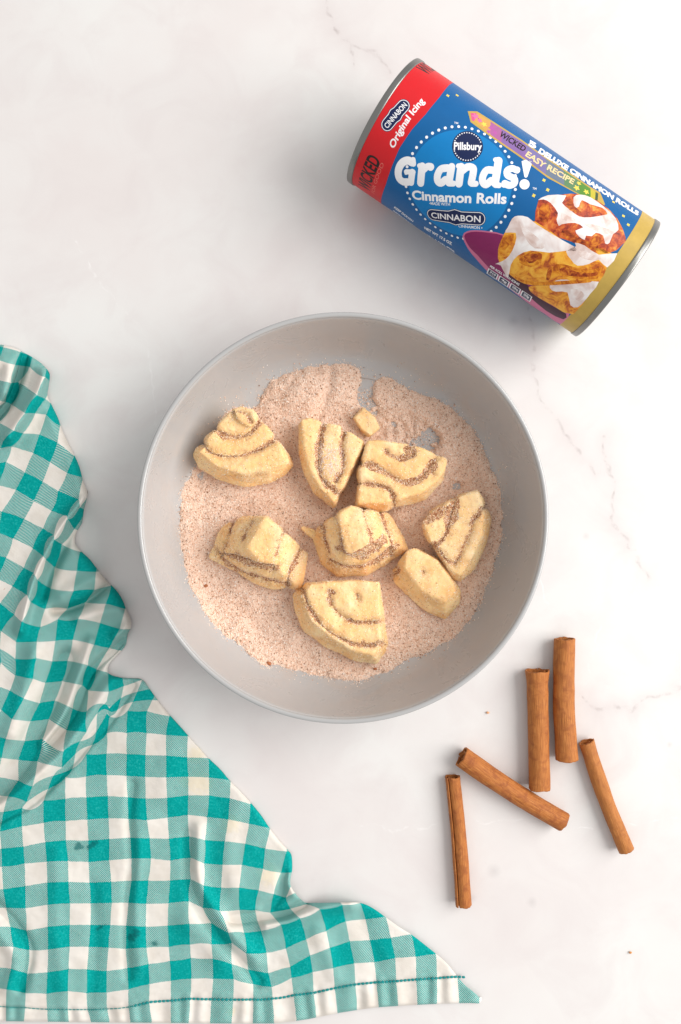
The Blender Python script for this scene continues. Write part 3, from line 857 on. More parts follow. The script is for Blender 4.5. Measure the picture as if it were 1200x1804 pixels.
    add(10 / 3, 500, 1540, [
        (15,13,170,575),(16,13,290,552),(17,13,415,525),(18,13,532,518),(19,13,655,492),(20,13,775,485),(21,13,895,468),
        (15,12,155,478),(16,12,270,432),(17,12,388,395),(18,12,505,388),(19,12,630,375),(20,12,750,352),
        (15,11,133,385),(16,11,250,335),(17,11,365,278),(18,11,480,265),(19,11,600,248),(16,10,212,205),(17,10,345,180),(18,10,448,168),
        (16,9,130,178),(17,9,295,130),(18,9.3,445,140),
        (15,14,175,700),(16,14,300,672),(17,14,420,650),(18,14,545,638),(19,14,660,632),(20,14,778,622),(21,14,900,615),(22,14,1020,605),
        (14,15.1,75,858),(15,15.1,190,838),(16,15.1,315,808),(17,15.1,430,790),(18,15.1,558,780),(19,15.1,672,772),(20,15.1,785,765),(21,15.1,900,760),(22,15.1,1030,750),(23,15.1,1150,755)])
    add(1200 / 260, 0, 860, [
        (-1,-5,300,1248),(0,-5,452,1240),(1,-5,592,1235),(2,-5,765,1275),(0,-6,470,1065),(1,-6,637,1063),(2,-6,815,1095),(3,-6,975,1145),(3,-5,890,1300),
        (1,-7,695,930),(2,-7,860,940),(3,-7,1020,982),(2,-8,905,790),(0,-8,598,838),(1,-8,768,828),(0,-7,550,982),(-1,-7,370,982),(-1,-6,330,1130),(-1,-8,413,815),
        (-2,-6,175,1085),(-2,-5,130,1250),(-1,-9,445,645),(0,-9,628,672),(0,-10,655,518),(1,-9,782,680),(-1,-10,503,456),(-1,-11,605,332),(-2,-8,305,745),(-2,-7,248,925),
        (-3,-7,220,868),(-3,-6,118,1030),(-4,-8,195,648),(-3,-8,275,690),(-4,-7,102,798),(-3,-9,355,555),(-2,-9,372,578),(-2,-10,440,420),(-4,-10,350,328),(-3,-10,440,380),(-4,-9,268,490),
        (-5,-9,105,412),(-5,-8,50,565),(-5,-11,275,108),(-4,-11,420,185),(-5,-10,198,250),(-4,-12,470,25),(-3,-12,642,90),(-3,-11,550,228),(-2,-11,547,245),(-1,-12,685,170),
        (-6,-10,15,190),(-6,-9,-20,360),(-4,-6,0,935),(-3,-5,10,1165),(-2,-12,650,160)])
    add(5, 0, 590, [
        (-5,-13,442,1122),(-4,-13,592,1215),(-4,-12,512,1372),(-5,-12,378,1292),(-4,-14,655,1065),(-3,-13,735,1255),(-6,-14,347,878),(-5,-14,508,947),(-6,-13,295,1042),
        (-6,-12,220,1212),(-5,-11,300,1455),(-6,-11,140,1365),(-7,-13,103,982),(-7,-12,55,1120),(-5,-15,530,800),(-7,-15,312,690),(-6,-15,407,702),(-7,-14,200,868),
        (-6,-16,445,600),(-5,-15.4,520,745),(-8,-16,328,532),(-7,-16,402,565),(-8,-15,222,690),(-9,-17,262,280),(-8,-17,400,370),(-9,-16,160,415),(-9,-15,95,610),(-8,-14,125,845),
        (-9,-14,-10,770),(-8,-13,5,1000),(-9,-18,285,195),(-8,-18,410,300),(-10,-18,180,152),(-10,-17,135,265),(-11,-17,-10,222),(-10,-16,100,425),(-11,-16,-10,400),(-11,-18,30,110),(-10,-15,50,590)])
    # extrapolate a little beyond the left edge so that the pattern goes on there
    return np.array(C, float)

def rbf_fit(src, dst, smooth=0.0):
    mu, sg = src.mean(0), src.std()
    s = (src - mu) / sg
    n = len(s)
    d = np.linalg.norm(s[:, None] - s[None], axis=2)
    K = d ** 1.5 * -1 if False else d
    A = np.zeros((n + 3, n + 3))
    A[:n, :n] = K - np.eye(n) * smooth
    A[:n, n] = 1; A[:n, n + 1:] = s
    A[n, :n] = 1; A[n + 1:, :n] = s.T
    b = np.zeros((n + 3, dst.shape[1])); b[:n] = dst
    w = np.linalg.lstsq(A, b, rcond=None)[0]
    def ev(q):
        out = np.zeros((len(q), dst.shape[1]))
        for i in range(0, len(q), 20000):
            t = (q[i:i + 20000] - mu) / sg
            dd = np.linalg.norm(t[:, None] - s[None], axis=2)
            out[i:i + 20000] = dd @ w[:n] + w[n] + t @ w[n + 1:]
        return out
    return ev

T_OUT = [(-14, 607), (0, 607), (22, 611), (40, 620), (55, 628), (74, 641), (86, 655), (88, 664), (86, 680), (84, 697), (92, 715), (103, 738), (111, 760), (128, 795), (140, 822), (146, 845),
         (153, 862), (155, 869), (152, 884), (148, 898), (145, 920), (137, 934), (133, 945), (133, 958), (142, 970), (158, 985), (172, 1003), (190, 1025), (205, 1040), (216, 1057), (223, 1075),
         (231, 1092), (231, 1105), (225, 1118), (222, 1135), (213, 1148), (203, 1158), (194, 1168), (190, 1178), (191, 1186), (202, 1191), (218, 1194), (234, 1195), (246, 1195.5), (255, 1201), (264, 1214), (280, 1236), (298, 1258), (316, 1278),
         (332, 1296), (350, 1316), (368, 1336), (388, 1355), (404, 1374), (424, 1394), (442, 1414), (460, 1436), (474, 1457), (490, 1478), (508, 1498), (514, 1508), (515, 1530), (512, 1544),
         (512, 1556), (518, 1566), (528, 1577), (538, 1584), (546, 1584.5), (560, 1585), (585, 1585.5), (612, 1586), (632, 1587), (648, 1592), (665, 1602), (680, 1613), (704, 1630), (728, 1645), (750, 1662), (770, 1678), (788, 1694),
         (806, 1716), (820, 1732), (836, 1744), (848, 1755), (849, 1762)]
T_BOT = [(849, 1762), (845, 1768), (828, 1767), (790, 1768), (760, 1769), (720, 1771), (690, 1773), (660, 1775), (625, 1780), (600, 1784), (570, 1790), (545, 1795), (520, 1799), (480, 1803), (400, 1803), (300, 1802), (180, 1801), (90, 1800), (0, 1799), (-70, 1798)]
RIDGES = [  # polyline, height mm, width px
    ([(82, 655), (66, 690), (45, 725), (15, 768)], 6.5, 13), ([(44, 628), (30, 676), (14, 712), (-10, 740)], -10.0, 7), ([(-20, 640), (14, 640), (8, 690)], 3.0, 14),
    ([(148, 880), (122, 908), (103, 935), (80, 975), (62, 1015), (48, 1060), (36, 1110)], 5.5, 8), ([(138, 925), (115, 960), (92, 1005), (75, 1050)], -3.0, 9),
    ([(205, 1022), (180, 1040), (150, 1062), (118, 1074), (96, 1076)], -4.0, 8), ([(190, 1010), (160, 1020), (110, 1050)], 2.0, 12), ([(222, 1075), (180, 1078), (140, 1090)], 3.0, 11),
    ([(215, 1130), (196, 1150), (168, 1176), (149, 1206), (126, 1262), (89, 1309)], -5.5, 7), ([(230, 1100), (205, 1120)], 4.0, 9),
    ([(117, 1160), (93, 1220), (62, 1285), (40, 1337), (10, 1385), (-20, 1410)], -8.5, 14), ([(160, 1130), (135, 1200), (110, 1265), (75, 1310)], 3.5, 9), ([(60, 1150), (45, 1210), (20, 1290)], 3.0, 16),
    ([(205, 1190), (180, 1225), (150, 1270), (110, 1325), (70, 1362), (30, 1395), (-10, 1420)], 6.5, 13), ([(232, 1208), (192, 1268), (156, 1306), (115, 1354), (60, 1408), (-10, 1448)], -5.0, 7),
    ([(233, 1380), (228, 1450), (232, 1520), (224, 1590), (222, 1660), (226, 1720)], -2.2, 8), ([(245, 1480), (240, 1600), (246, 1700)], 1.4, 12),
    ([(350, 1460), (350, 1550), (372, 1592), (405, 1640), (450, 1690)], 3.2, 12), ([(332, 1470), (334, 1550), (352, 1600), (386, 1650), (425, 1695), (452, 1730)], -3.0, 9), ([(330, 1620), (390, 1690)], 2.2, 20),
    ([(408, 1620), (450, 1616), (500, 1612), (535, 1594)], -5.0, 8), ([(470, 1632), (520, 1618), (570, 1600), (615, 1592)], 5.5, 11), ([(500, 1540), (492, 1580), (470, 1600)], -2.5, 9), ([(512, 1550), (516, 1572)], 2.5, 9),
    ([(-10, 1590), (22, 1625), (48, 1660), (50, 1695), (38, 1740)], -3.0, 8), ([(-5, 1640), (25, 1690), (15, 1740)], 2.2, 12),
    ([(100, 1500), (98, 1640), (112, 1760)], 1.0, 14), ([(165, 1560), (168, 1660), (160, 1760)], -1.0, 12), ([(420, 1420), (400, 1500), (415, 1560)], 1.2, 16), ([(300, 1300), (290, 1400)], 1.0, 20),
    ([(560, 1640), (590, 1720)], 1.2, 14), ([(640, 1620), (665, 1700)], -0.8, 12)]

def build_towel():
    C = towel_controls()
    # ride on: same check beyond the picture's left edge
    to_uv = rbf_fit(C[:, 2:], C[:, :2], 0.0)
    to_pix = rbf_fit(C[:, :2], C[:, 2:], 0.002)
    out = np.array(T_OUT, float); bot = np.array(T_BOT, float)
    def resample(p, n):
        l = np.concatenate([[0], np.cumsum(np.linalg.norm(np.diff(p, axis=0), axis=1))])
        s = np.linspace(0, l[-1], n)
        return np.stack([np.interp(s, l, p[:, k]) for k in (0, 1)], 1)
    outs = np.array(smooth_line(T_OUT, 4)); outs[:, 1] = np.maximum.accumulate(outs[:, 1])
    nr, nc = 780, 360
    R = resample(outs, nr)
    botL = bot[::-1]                                     # left to right
    Y = R[:, 1]
    fr = np.linspace(0, 1, nc)
    X0 = -60.0
    PXg = X0 + (R[:, :1] - X0) * fr[None]
    # rows are level; towards the bottom they settle onto the hem's curve
    yb = np.interp(PXg, botL[:, 0], botL[:, 1])
    ye = np.broadcast_to(Y[:, None], PXg.shape)
    k = np.clip((Y - 1500) / (Y[-1] - 1500), 0, 1)[:, None]
    PYg = ye + (yb - 1762.0) * np.clip(k, 0, 1) ** 1.5
    uv = to_uv(np.stack([PXg.ravel(), PYg.ravel()], 1)).reshape(nr, nc, 2)
    X, Yp = PXg, PYg
    d_edge, _, _ = seg_dist(X, Yp, [tuple(p) for p in resample(outs, 220)])
    d_bot, _, _ = seg_dist(X, Yp, T_BOT)
    upper = np.clip((1330 - Yp + (X - 60) * -0.9) / 160, 0, 1)
    z = 3.4 + 8.0 * upper
    for ln, h, w in RIDGES:
        d, _, _ = seg_dist(X, Yp, smooth_line(ln, 3))
        z = z + (1.45 + 0.45 * upper) * h * np.exp(-(d / (1.06 * w)) ** 2)
    z = z + 0.9 * fbm(X / 60, Yp / 60, seed=77, oct=2) + 0.18 * fbm(X / 17, Yp / 17, seed=79, oct=2)
    hem = np.clip((uv[..., 1] - 13.6) / 0.5, 0, 1)
    z = z + hem * (0.75 * np.sin(uv[..., 0] * 7.3 + 1.2 * np.sin(uv[..., 0] * 2.1)) + 0.3)
    z = z - 0.9 * np.exp(-((uv[..., 1] - 13.98) / 0.10) ** 2)
    z = np.maximum(z, 1.0)
    w = 9 + 8 * upper
    e = np.clip(d_edge / w, 0, 1); prof = np.sqrt(np.clip(1 - (1 - e) ** 2, 0, 1))
    e2 = np.clip(d_bot / 5, 0, 1); prof2 = 0.45 + 0.55 * np.sqrt(np.clip(1 - (1 - e2) ** 2, 0, 1))
    z = 0.25 + (z - 0.25) * prof * prof2
    z = z / 1000
    x3, y3 = px_to_xy(X, Yp, z)
    co = np.stack([x3, y3, z], -1).reshape(-1, 3)
    idx = np.arange(nr * nc).reshape(nr, nc)
    f = np.stack([idx[:-1, :-1], idx[1:, :-1], idx[1:, 1:], idx[:-1, 1:]], -1).reshape(-1, 4)
    # turned-under skirt so that the cloth has thickness at its rim
    m = M('gingham', rough=0.95, spec=0.05)
    uvn = m.node('ShaderNodeUVMap').outputs[0]
    jig = m.noise(420, 2, 0.5).outputs['Color']
    uvj = m.vmath('ADD', uvn, m.vmath('SCALE', m.vmath('SUBTRACT', jig, (0.5, 0.5, 0.5)), scale=0.05))
    sp = m.node('ShaderNodeSeparateXYZ'); m.link(uvj, sp.inputs[0])
    U, V = sp.outputs[0], sp.outputs[1]
    sp0 = m.node('ShaderNodeSeparateXYZ'); m.link(uvn, sp0.inputs[0])
    tu = m.math('LESS_THAN', m.math('FLOORED_MODULO', U, 2.0), 1.0)
    inhem = m.math('GREATER_THAN', sp0.outputs[1], 13.99)
    tv = m.math('LESS_THAN', m.math('FLOORED_MODULO', V, 2.0), 1.0)
    tv = m.math('MULTIPLY', tv, m.math('SUBTRACT', 1.0, inhem))
    NT = 11.0
    tw = m.math('FRACT', m.math('MULTIPLY', m.math('ADD', sp0.outputs[0], sp0.outputs[1]), NT))
    warp = m.math('LESS_THAN', tw, 0.70)
    both = m.math('MULTIPLY', tu, tv)
    either = m.math('MAXIMUM', tu, tv)
    is_teal = m.math('MAXIMUM', both, m.math('MULTIPLY', either, warp))
    fz = m.noise(900, 3, 0.6).outputs['Fac']
    fz2 = m.noise(60, 4, 0.6).outputs['Fac']
    teal = m.ramp(fz, [(0.3, (0.001, 0.25, 0.235)), (0.55, (0.002, 0.33, 0.308)), (0.8, (0.035, 0.43, 0.40))])
    white = m.ramp(fz2, [(0.35, (0.66, 0.61, 0.55)), (0.6, (0.74, 0.70, 0.65))])
    at = m.node('ShaderNodeAttribute'); at.attribute_name = 'stain'
    ss = m.node('ShaderNodeSeparateColor'); m.link(at.outputs['Color'], ss.inputs[0])
    white = m.mix(m.math('MULTIPLY', ss.outputs[1], 0.5), white, (0.80, 0.68, 0.42, 1))
    c = m.mix(is_teal, white, teal)
    c = m.mix(m.math('MULTIPLY', ss.outputs[0], 0.75), c, (0.004, 0.115, 0.115, 1))
    m.color(c)
    m.b.inputs['Sheen Weight'].default_value = 0.0
    m.b.inputs['Sheen Roughness'].default_value = 0.5
    th = m.math('SINE', m.math('MULTIPLY', m.math('ADD', sp0.outputs[0], sp0.outputs[1]), NT * 6.283))
    b1 = m.bump(th, 0.25, 0.0003)
    b2 = m.bump(m.noise(230, 4, 0.6).outputs['Fac'], 0.5, 0.0008, b1)
    # stains on the cloth
    stain = np.zeros((nr, nc, 4), np.float32); stain[..., 3] = 1
    nz = fbm(X / 3.2, Yp / 3.2, seed=91, oct=2)
    for (cx, cy, a, b, rot) in ((163, 1488, 12, 6, -0.6), (140, 1490, 8, 6, 0.4), (134, 1494, 4, 5, 0), (236, 1648, 11, 6, -0.3), (240, 1640, 7, 5, 0), (272, 1662, 8, 5, -0.2), (177, 1634, 12, 3, -0.5), (232, 1655, 6, 4, 0)):
        dx, dy = X - cx, Yp - cy
        e = ((dx * math.cos(rot) + dy * math.sin(rot)) / a) ** 2 + ((-dx * math.sin(rot) + dy * math.cos(rot)) / b) ** 2
        stain[..., 0] = np.maximum(stain[..., 0], np.clip(1.3 - e + 0.7 * nz, 0, 1))
    for (cx, cy, r) in ((475, 1540, 22), (352, 1378, 26), (345, 1330, 18), (405, 1450, 20), (408, 1782, 8), (330, 1376, 14)):
        e = ((X - cx) ** 2 + (Yp - cy) ** 2) / r ** 2
        stain[..., 1] = np.maximum(stain[..., 1], np.clip(0.75 * (1.2 - e) + 0.3 * nz, 0, 0.8))
    stain = stain.reshape(-1, 4); uvf = uv.reshape(-1, 2).astype(np.float32)
    def part(name, faces, parent):
        used = np.unique(faces); mp = np.zeros(len(co), int); mp[used] = np.arange(len(used))
        me = mesh_np(name, co[used], mp[faces])
        li = np.zeros(len(me.loops), np.int32); me.loops.foreach_get('vertex_index', li)
        ul = me.uv_layers.new(name='UVMap'); ul.data.foreach_set('uv', uvf[used][li].ravel())
        ca = me.color_attributes.new('stain', 'FLOAT_COLOR', 'POINT')
        ca.data.foreach_set('color', stain[used].ravel())
        return link(name, me, m.m, parent)
    root = empty('kitchen_towel', P(180, 1450))
    tag(root, 'crumpled teal and white gingham kitchen towel folded at the left of the board', 'towel')
    fv = uv[..., 1].reshape(-1)[f].mean(1)
    fy = Yp.reshape(-1)[f].mean(1)
    hemf = (fv > 13.98) & (fy > 1680)
    part('cloth', f[~hemf], root)
    hemo = part('hem', f[hemf], root)
    # stitches along the hem
    ms = M('teal_thread', (0.005, 0.25, 0.25, 1), rough=0.8)
    us = np.arange(-0.6, 22.4, 0.19)
    verts, faces = [], []
    zi = z
    pts = to_pix(np.stack([us, np.full_like(us, 13.98)], 1))
    for i in range(len(us) - 1):
        a, b = pts[i], pts[i + 1]
        if a[0] < -55: continue
        a, b = a + (b - a) * 0.06, a + (b - a) * 0.94
        q = []
        for p in (a, b):
            j = np.argmin((X - p[0]) ** 2 + (Yp - p[1]) ** 2)
            q.append(P(p[0], p[1], float(zi.ravel()[j]) + 0.0004))
        ax = (q[1] - q[0]).normalized(); sd = ax.cross(Vector((0, 0, 1))).normalized(); up = sd.cross(ax)
        wd = 0.00078 if us[i] > 6.2 else 0.00030
        base = len(verts)
        for t, r in ((0, 0.4), (0.25, 1), (0.75, 1), (1, 0.4)):
            c0 = q[0].lerp(q[1], t)
            for k in range(6):
                an = k * math.pi / 3
                verts.append(c0 + (sd * math.cos(an) * wd + up * math.sin(an) * wd * 0.7) * r)
        for s in range(3):
            for k in range(6):
                k2 = (k + 1) % 6
                faces.append((base + s * 6 + k, base + s * 6 + k2, base + s * 6 + 6 + k2, base + s * 6 + 6 + k))
    me = mesh_np('hem_stitching', np.array([tuple(v) for v in verts]), np.array(faces))
    link('hem_stitching', me, ms.m, hemo)
build_towel()

# ------------------------------------------------------------------ dough can
R = 0.0375
DW = Vector((0.8273, -0.5618, 0)); NW = Vector((0.5618, 0.8273, 0)); ZW = Vector((0, 0, 1))
LEN = 453 * S
A0 = NW * (565.7 * S) + DW * (-296.0 * S) + ZW * (R + 0.0006)
NSEG = 156
STEP = 2 * math.pi * R / NSEG
can = empty('dough_can', (A0.x + DW.x * LEN / 2, A0.y + DW.y * LEN / 2, 0))
tag(can, 'blue and red cardboard can of cinnamon roll dough lying on its side', 'can')

def lab(px, py):
    """photo pixel -> (u along the can, v round it) in metres, on the label"""
    o = Vector((0, 0, H)) - A0
    d = (P(px, py, 0) - Vector((0, 0, H))).normalized()
    oy, oz = o.dot(NW), o.z; dy, dz = d.dot(NW), d.z
    a = dy * dy + dz * dz; b = oy * dy + oz * dz; c = oy * oy + oz * oz - R * R
    disc = b * b - a * c
    t = (-b - math.sqrt(max(disc, 0))) / a
    q = o + d * t
    return (q.dot(DW), R * math.atan2(q.dot(NW), q.z))

def can_pt(u, v, off):
    k = math.floor(v / STEP); f = v / STEP - k
    r = R + off
    a0, a1 = k * STEP / R, (k + 1) * STEP / R
    s = math.sin(a0) * (1 - f) + math.sin(a1) * f; c = math.cos(a0) * (1 - f) + math.cos(a1) * f
    return A0 + DW * u + NW * (r * s) + ZW * (r * c)

def print_bm(name, bm, mat, layer, parent):
    """bend flat (u, v) artwork round the can"""
    vs = [v.co.y for v in bm.verts]
    if not vs: return None
    lo, hi = min(vs), max(vs)
    for k in range(math.ceil(lo / STEP), math.floor(hi / STEP) + 1):
        bmesh.ops.bisect_plane(bm, geom=bm.verts[:] + bm.edges[:] + bm.faces[:], plane_co=(0, k * STEP, 0), plane_no=(0, 1, 0), dist=1e-8)
    for v in bm.verts: v.co = can_pt(v.co.x, v.co.y, layer * 0.000008 + 0.00002 + v.co.z)
    for f in bm.faces:
        f.normal_update()
        c = f.calc_center_median() - A0
        if f.normal.dot(c - DW * c.dot(DW)) < 0: f.normal_flip()
        f.smooth = True
    me = bpy.data.meshes.new(name); bm.to_mesh(me); bm.free()
    return link(name, me, mat, parent)

def add_poly(bm, pts, z=0.0):
    tris = tessellate_polygon([[Vector((p[0], p[1], 0)) for p in pts]])
    vs = [bm.verts.new((p[0], p[1], z)) for p in pts]
    for t in tris:
        try: bm.faces.new([vs[i] for i in t])
        except ValueError: pass

def art(name, polys, mat, layer, parent, px=True, smooth=0):
    bm = bmesh.new()
    for k, p in enumerate(polys):
        if smooth: p = smooth_line(p, smooth, True)
        add_poly(bm, [lab(*q) for q in p] if px else p, k * 1e-7)
    return print_bm(name, bm, mat, layer, parent)

def circle(c, r, n=24, ry=None, rot=0.0):
    ry = ry or r
    return [(c[0] + r * math.cos(t) * math.cos(rot) - ry * math.sin(t) * math.sin(rot), c[1] + r * math.cos(t) * math.sin(rot) + ry * math.sin(t) * math.cos(rot)) for t in (2 * math.pi * i / n for i in range(n))]

def text(body, p0, p1, cap, mat, layer, parent, bold=0.0, px=True, name='lettering', shear=0.0, space=1.0, arc=0.0):
    """text set between two points of the label; cap height in metres"""
    a = np.array(lab(*p0) if px else p0); b = np.array(lab(*p1) if px else p1)
    cu = bpy.data.curves.new('t', 'FONT'); cu.body = body; cu.size = 1.0; cu.offset = bold; cu.shear = shear; cu.space_character = space
    cu.resolution_u = 4
    ob = bpy.data.objects.new('t', cu)
    me = bpy.data.meshes.new_from_object(ob)
    bm = bmesh.new(); bm.from_mesh(me)
    bpy.data.meshes.remove(me); bpy.data.objects.remove(ob); bpy.data.curves.remove(cu)
    if not bm.verts: return None
    x0 = min(v.co.x for v in bm.verts); x1 = max(v.co.x for v in bm.verts)
    d = b - a; L = np.linalg.norm(d); e = d / L; up = np.array([-e[1], e[0]])
    sx = L / (x1 - x0); sy = cap / 0.729
    for v in bm.verts:
        t = (v.co.x - x0) * sx
        h = v.co.y * sy + arc * 4 * (t / L) * (1 - t / L)
        q = a + e * t + up * h
        v.co = (q[0], q[1], 0)
    return print_bm(name, bm, mat, layer, parent)

def strokes(name, items, mat, layer, parent, tr):
    """thick rounded strokes, each a hair above the last"""
    bm = bmesh.new(); k = 0
    for pts, w in items:
        pts = smooth_line(pts, 4) if len(pts) > 2 else pts
        pts = [tr(*p) for p in pts]; r = w / 2
        L = []; Rr = []
        for i, p in enumerate(pts):
            q0 = pts[max(i - 1, 0)]; q1 = pts[min(i + 1, len(pts) - 1)]
            dx, dy = q1[0] - q0[0], q1[1] - q0[1]; l = math.hypot(dx, dy) or 1
            L.append((p[0] - dy / l * r, p[1] + dx / l * r)); Rr.append((p[0] + dy / l * r, p[1] - dx / l * r))
        for i in range(len(pts) - 1):
            k += 1
            add_poly(bm, [L[i], Rr[i], Rr[i + 1], L[i + 1]], k * 1.2e-7)
        for p in (pts if len(pts) > 1 else pts):
            k += 1
            add_poly(bm, circle(p, r, 18), k * 1.2e-7)
    return print_bm(name, bm, mat, layer, parent)

def paper(name, col, rough=0.38, var=0.06):
    m = M(name, rough=0.42, spec=0.28)
    a = m.noise(160, 3, 0.6).outputs['Fac']
    b = m.noise(900, 2, 0.5).outputs['Fac']
    dark = tuple(c * (1 - 2 * var) for c in col[:3]) + (1,)
    m.color(m.mix(a, dark, col))
    m.bump(b, 0.06, 0.0003)
    return m.m

def build_can():
    blue = paper('label_blue', (0.002, 0.105, 0.31, 1), 0.36)
    blue2 = paper('label_light_blue', (0.001, 0.190, 0.50, 1), 0.36)
    navy = paper('label_navy', (0.006, 0.016, 0.075, 1), 0.36)
    red = paper('label_red', (0.62, 0.012, 0.018, 1), 0.36)
    gold = paper('label_gold', (0.56, 0.38, 0.085, 1), 0.36, 0.14)
    white = paper('label_white', (0.84, 0.84, 0.86, 1), 0.36, 0.02)
    black = paper('label_black', (0.02, 0.012, 0.012, 1), 0.36)
    magenta = paper('plate_magenta', (0.26, 0.018, 0.115, 1), 0.36, 0.1)
    pink = paper('plate_pink', (0.62, 0.16, 0.30, 1), 0.36)
    steel = M('can_steel', (0.25, 0.25, 0.24, 1), rough=0.34, metal=1.0)
    st_n = steel.noise(300, 2).outputs['Fac']; steel.bump(st_n, 0.04, 0.0003)
    # metal ends
    def end(u0, s):
        prof = [(0.0, 0.0035), (0.031, 0.0035), (0.0335, 0.0030), (0.0345, -0.0006), (0.0358, -0.0014), (0.0374, -0.0014), (0.0383, -0.0006), (0.0384, 0.0012), (0.0380, 0.0021), (0.0376, 0.0024), (0.0372, 0.0024)]
        prof = smooth_line(prof, 2)
        n = 128; co = []; k = len(prof)
        for i in range(n):
            an = 2 * math.pi * i / n
            for r, d in prof:
                r = min(r, R + 0.00057)
                co.append(A0 + DW * (u0 + s * d) + NW * (r * math.sin(an)) + ZW * (r * math.cos(an)))
        f = []
        for i in range(n):
            for j in range(k - 1):
                q = (i * k + j, ((i + 1) % n) * k + j, ((i + 1) % n) * k + j + 1, i * k + j + 1)
                f.append(q if s < 0 else q[::-1])
        link('metal_end', mesh_np('metal_end', np.array([tuple(c) for c in co]), np.array(f)), steel.m, can)
    end(0.0, 1); end(LEN, -1)
    # paper sleeve
    co = []; f = []
    us = np.linspace(0.0016, LEN - 0.0016, 40)
    for u in us:
        for k in range(NSEG): co.append(tuple(can_pt(u, k * STEP, 0.0)))
    for i in range(len(us) - 1):
        for k in range(NSEG):
            k2 = (k + 1) % NSEG
            f.append((i * NSEG + k, i * NSEG + k2, (i + 1) * NSEG + k2, (i + 1) * NSEG + k))
    label = link('label', mesh_np('label', np.array(co), np.array(f)[:, ::-1]), blue, can)
    HALF = math.pi * R * 0.98
    # red band, right-hand edge traced and carried on round the can
    edge = [lab(x, y) for x, y in z_(3.75, 600, 90, [(720, 222), (650, 310), (560, 420), (470, 520), (390, 640), (340, 760), (300, 880), (268, 990)])]
    e0, e1 = edge[0], edge[-1]
    pts = [(0.0017, HALF), (e0[0] - 0.002, HALF)] + [(e0[0], min(e0[1] + 0.003, HALF))] + edge + [(e1[0], -HALF), (0.0017, -HALF)]
    bm = bmesh.new(); add_poly(bm, pts); print_bm('red_band', bm, red, 1, label)
    gb = np.mean([lab(x, y)[0] for x, y in z_(4, 880, 250, [(900, 670), (760, 880), (660, 1030), (530, 1190)])])
    bm = bmesh.new(); add_poly(bm, [(gb, HALF), (gb, -HALF), (LEN - 0.0017, -HALF), (LEN - 0.0017, HALF)]); print_bm('gold_band', bm, gold, 6, label)
    # round emblem
    cc = lab(808.5, 326)
    bm = bmesh.new(); add_poly(bm, circle(cc, 0.0284, 72)); print_bm('blue_disc', bm, blue2, 1, label)
    bm = bmesh.new()
    for i in range(52):
        an = 2 * math.pi * i / 52
        q = (cc[0] + 0.0303 * math.cos(an), cc[1] + 0.0303 * math.sin(an))
        add_poly(bm, circle(q, 0.00080, 10))
    print_bm('dotted_ring', bm, white, 2, label)
    # lettering of the big name
    tr = lambda x, y: lab(680 + x / 4.444, 250 + y / 4.444)
    kz = 0.312e-3 / 4.444
    G = [([(205, 160), (172, 146), (135, 158), (108, 192), (96, 240), (106, 288), (136, 312), (168, 314)], 64), ([(206, 238), (196, 318)], 56), ([(160, 234), (214, 236)], 42), ([(212, 140), (216, 172)], 44),
         ([(284, 192), (272, 322)], 62), ([(262, 186), (285, 184)], 38), ([(296, 218), (326, 192), (350, 192)], 52), ([(350, 196)], 60),
         ([(478, 204), (430, 214), (404, 262), (406, 306), (432, 322), (466, 296)], 58), ([(514, 196), (494, 318)], 60), ([(498, 326), (528, 326)], 46),
         ([(588, 196), (572, 326)], 62), ([(566, 188), (588, 186)], 38), ([(598, 226), (640, 196), (682, 206), (682, 250), (668, 318)], 58), ([(672, 328), (704, 328)], 46),
         ([(842, 222), (790, 222), (760, 266), (758, 312), (784, 334), (822, 304)], 58), ([(882, 148), (854, 322)], 64), ([(858, 338), (886, 340)], 44), ([(858, 140), (884, 140)], 40),
         ([(1024, 222), (988, 208), (950, 226), (954, 262), (1004, 288), (1004, 324), (968, 340), (930, 326)], 56), ([(926, 334)], 50), ([(1028, 216)], 50),
         ([(1085, 332)], 84)]
    strokes('lettering', [(p, w * kz * 0.93) for p, w in G], white, 4, label, tr)
    art('lettering', [z_(4.444, 680, 250, [(1062, 152), (1095, 140), (1138, 152), (1140, 176), (1108, 272), (1096, 282), (1084, 274), (1072, 210)])], white, 4, label)
    mm = 0.001
    text('Cinnamon Rolls', (727, 350), (892, 358.5), 5.2 * mm, white, 3, label, bold=0.034)
    text('\u2022MADE WITH', (757, 360.5), (793, 362.5), 1.7 * mm, white, 3, label, bold=0.015)
    text('CINNAMON \u2022', (808, 400), (850, 404), 1.7 * mm, white, 3, label, bold=0.015)
    def plaque(p0, p1, hh, bump, l, txt, border, txtcap, inset):
        a = np.array(lab(*p0)); b = np.array(lab(*p1)); c = (a + b) / 2; e = (b - a); L = np.linalg.norm(e) / 2; e = e / (2 * L); up = np.array([-e[1], e[0]])
        def shape(g):
            r = hh - g; pts = []
            for t in np.linspace(-90, 90, 13):
                an = math.radians(t); pts.append((L - hh + r * math.cos(an), r * math.sin(an)))
            pts += [(L * 0.22, r), (0.0, r + bump), (-L * 0.22, r)]
            for t in np.linspace(90, 270, 13):
                an = math.radians(t); pts.append((-(L - hh) + r * math.cos(an), r * math.sin(an)))
            pts += [(-L * 0.22, -r), (0.0, -r - bump), (L * 0.22, -r)]
            return [tuple(c + e * x + up * y) for x, y in pts]
        art('plaque', [shape(0.0)], navy, l, label, px=False)
        art('plaque_border', [shape(border * 0.9)], white, l + 1, label, px=False)
        art('plaque', [shape(border * 1.9)], navy, l + 2, label, px=False)
        q0 = c - e * (L - inset) - up * txtcap / 2; q1 = c + e * (L - inset) - up * txtcap / 2
        text(txt, tuple(q0), tuple(q1), txtcap, white, l + 3, label, bold=0.016, px=False)
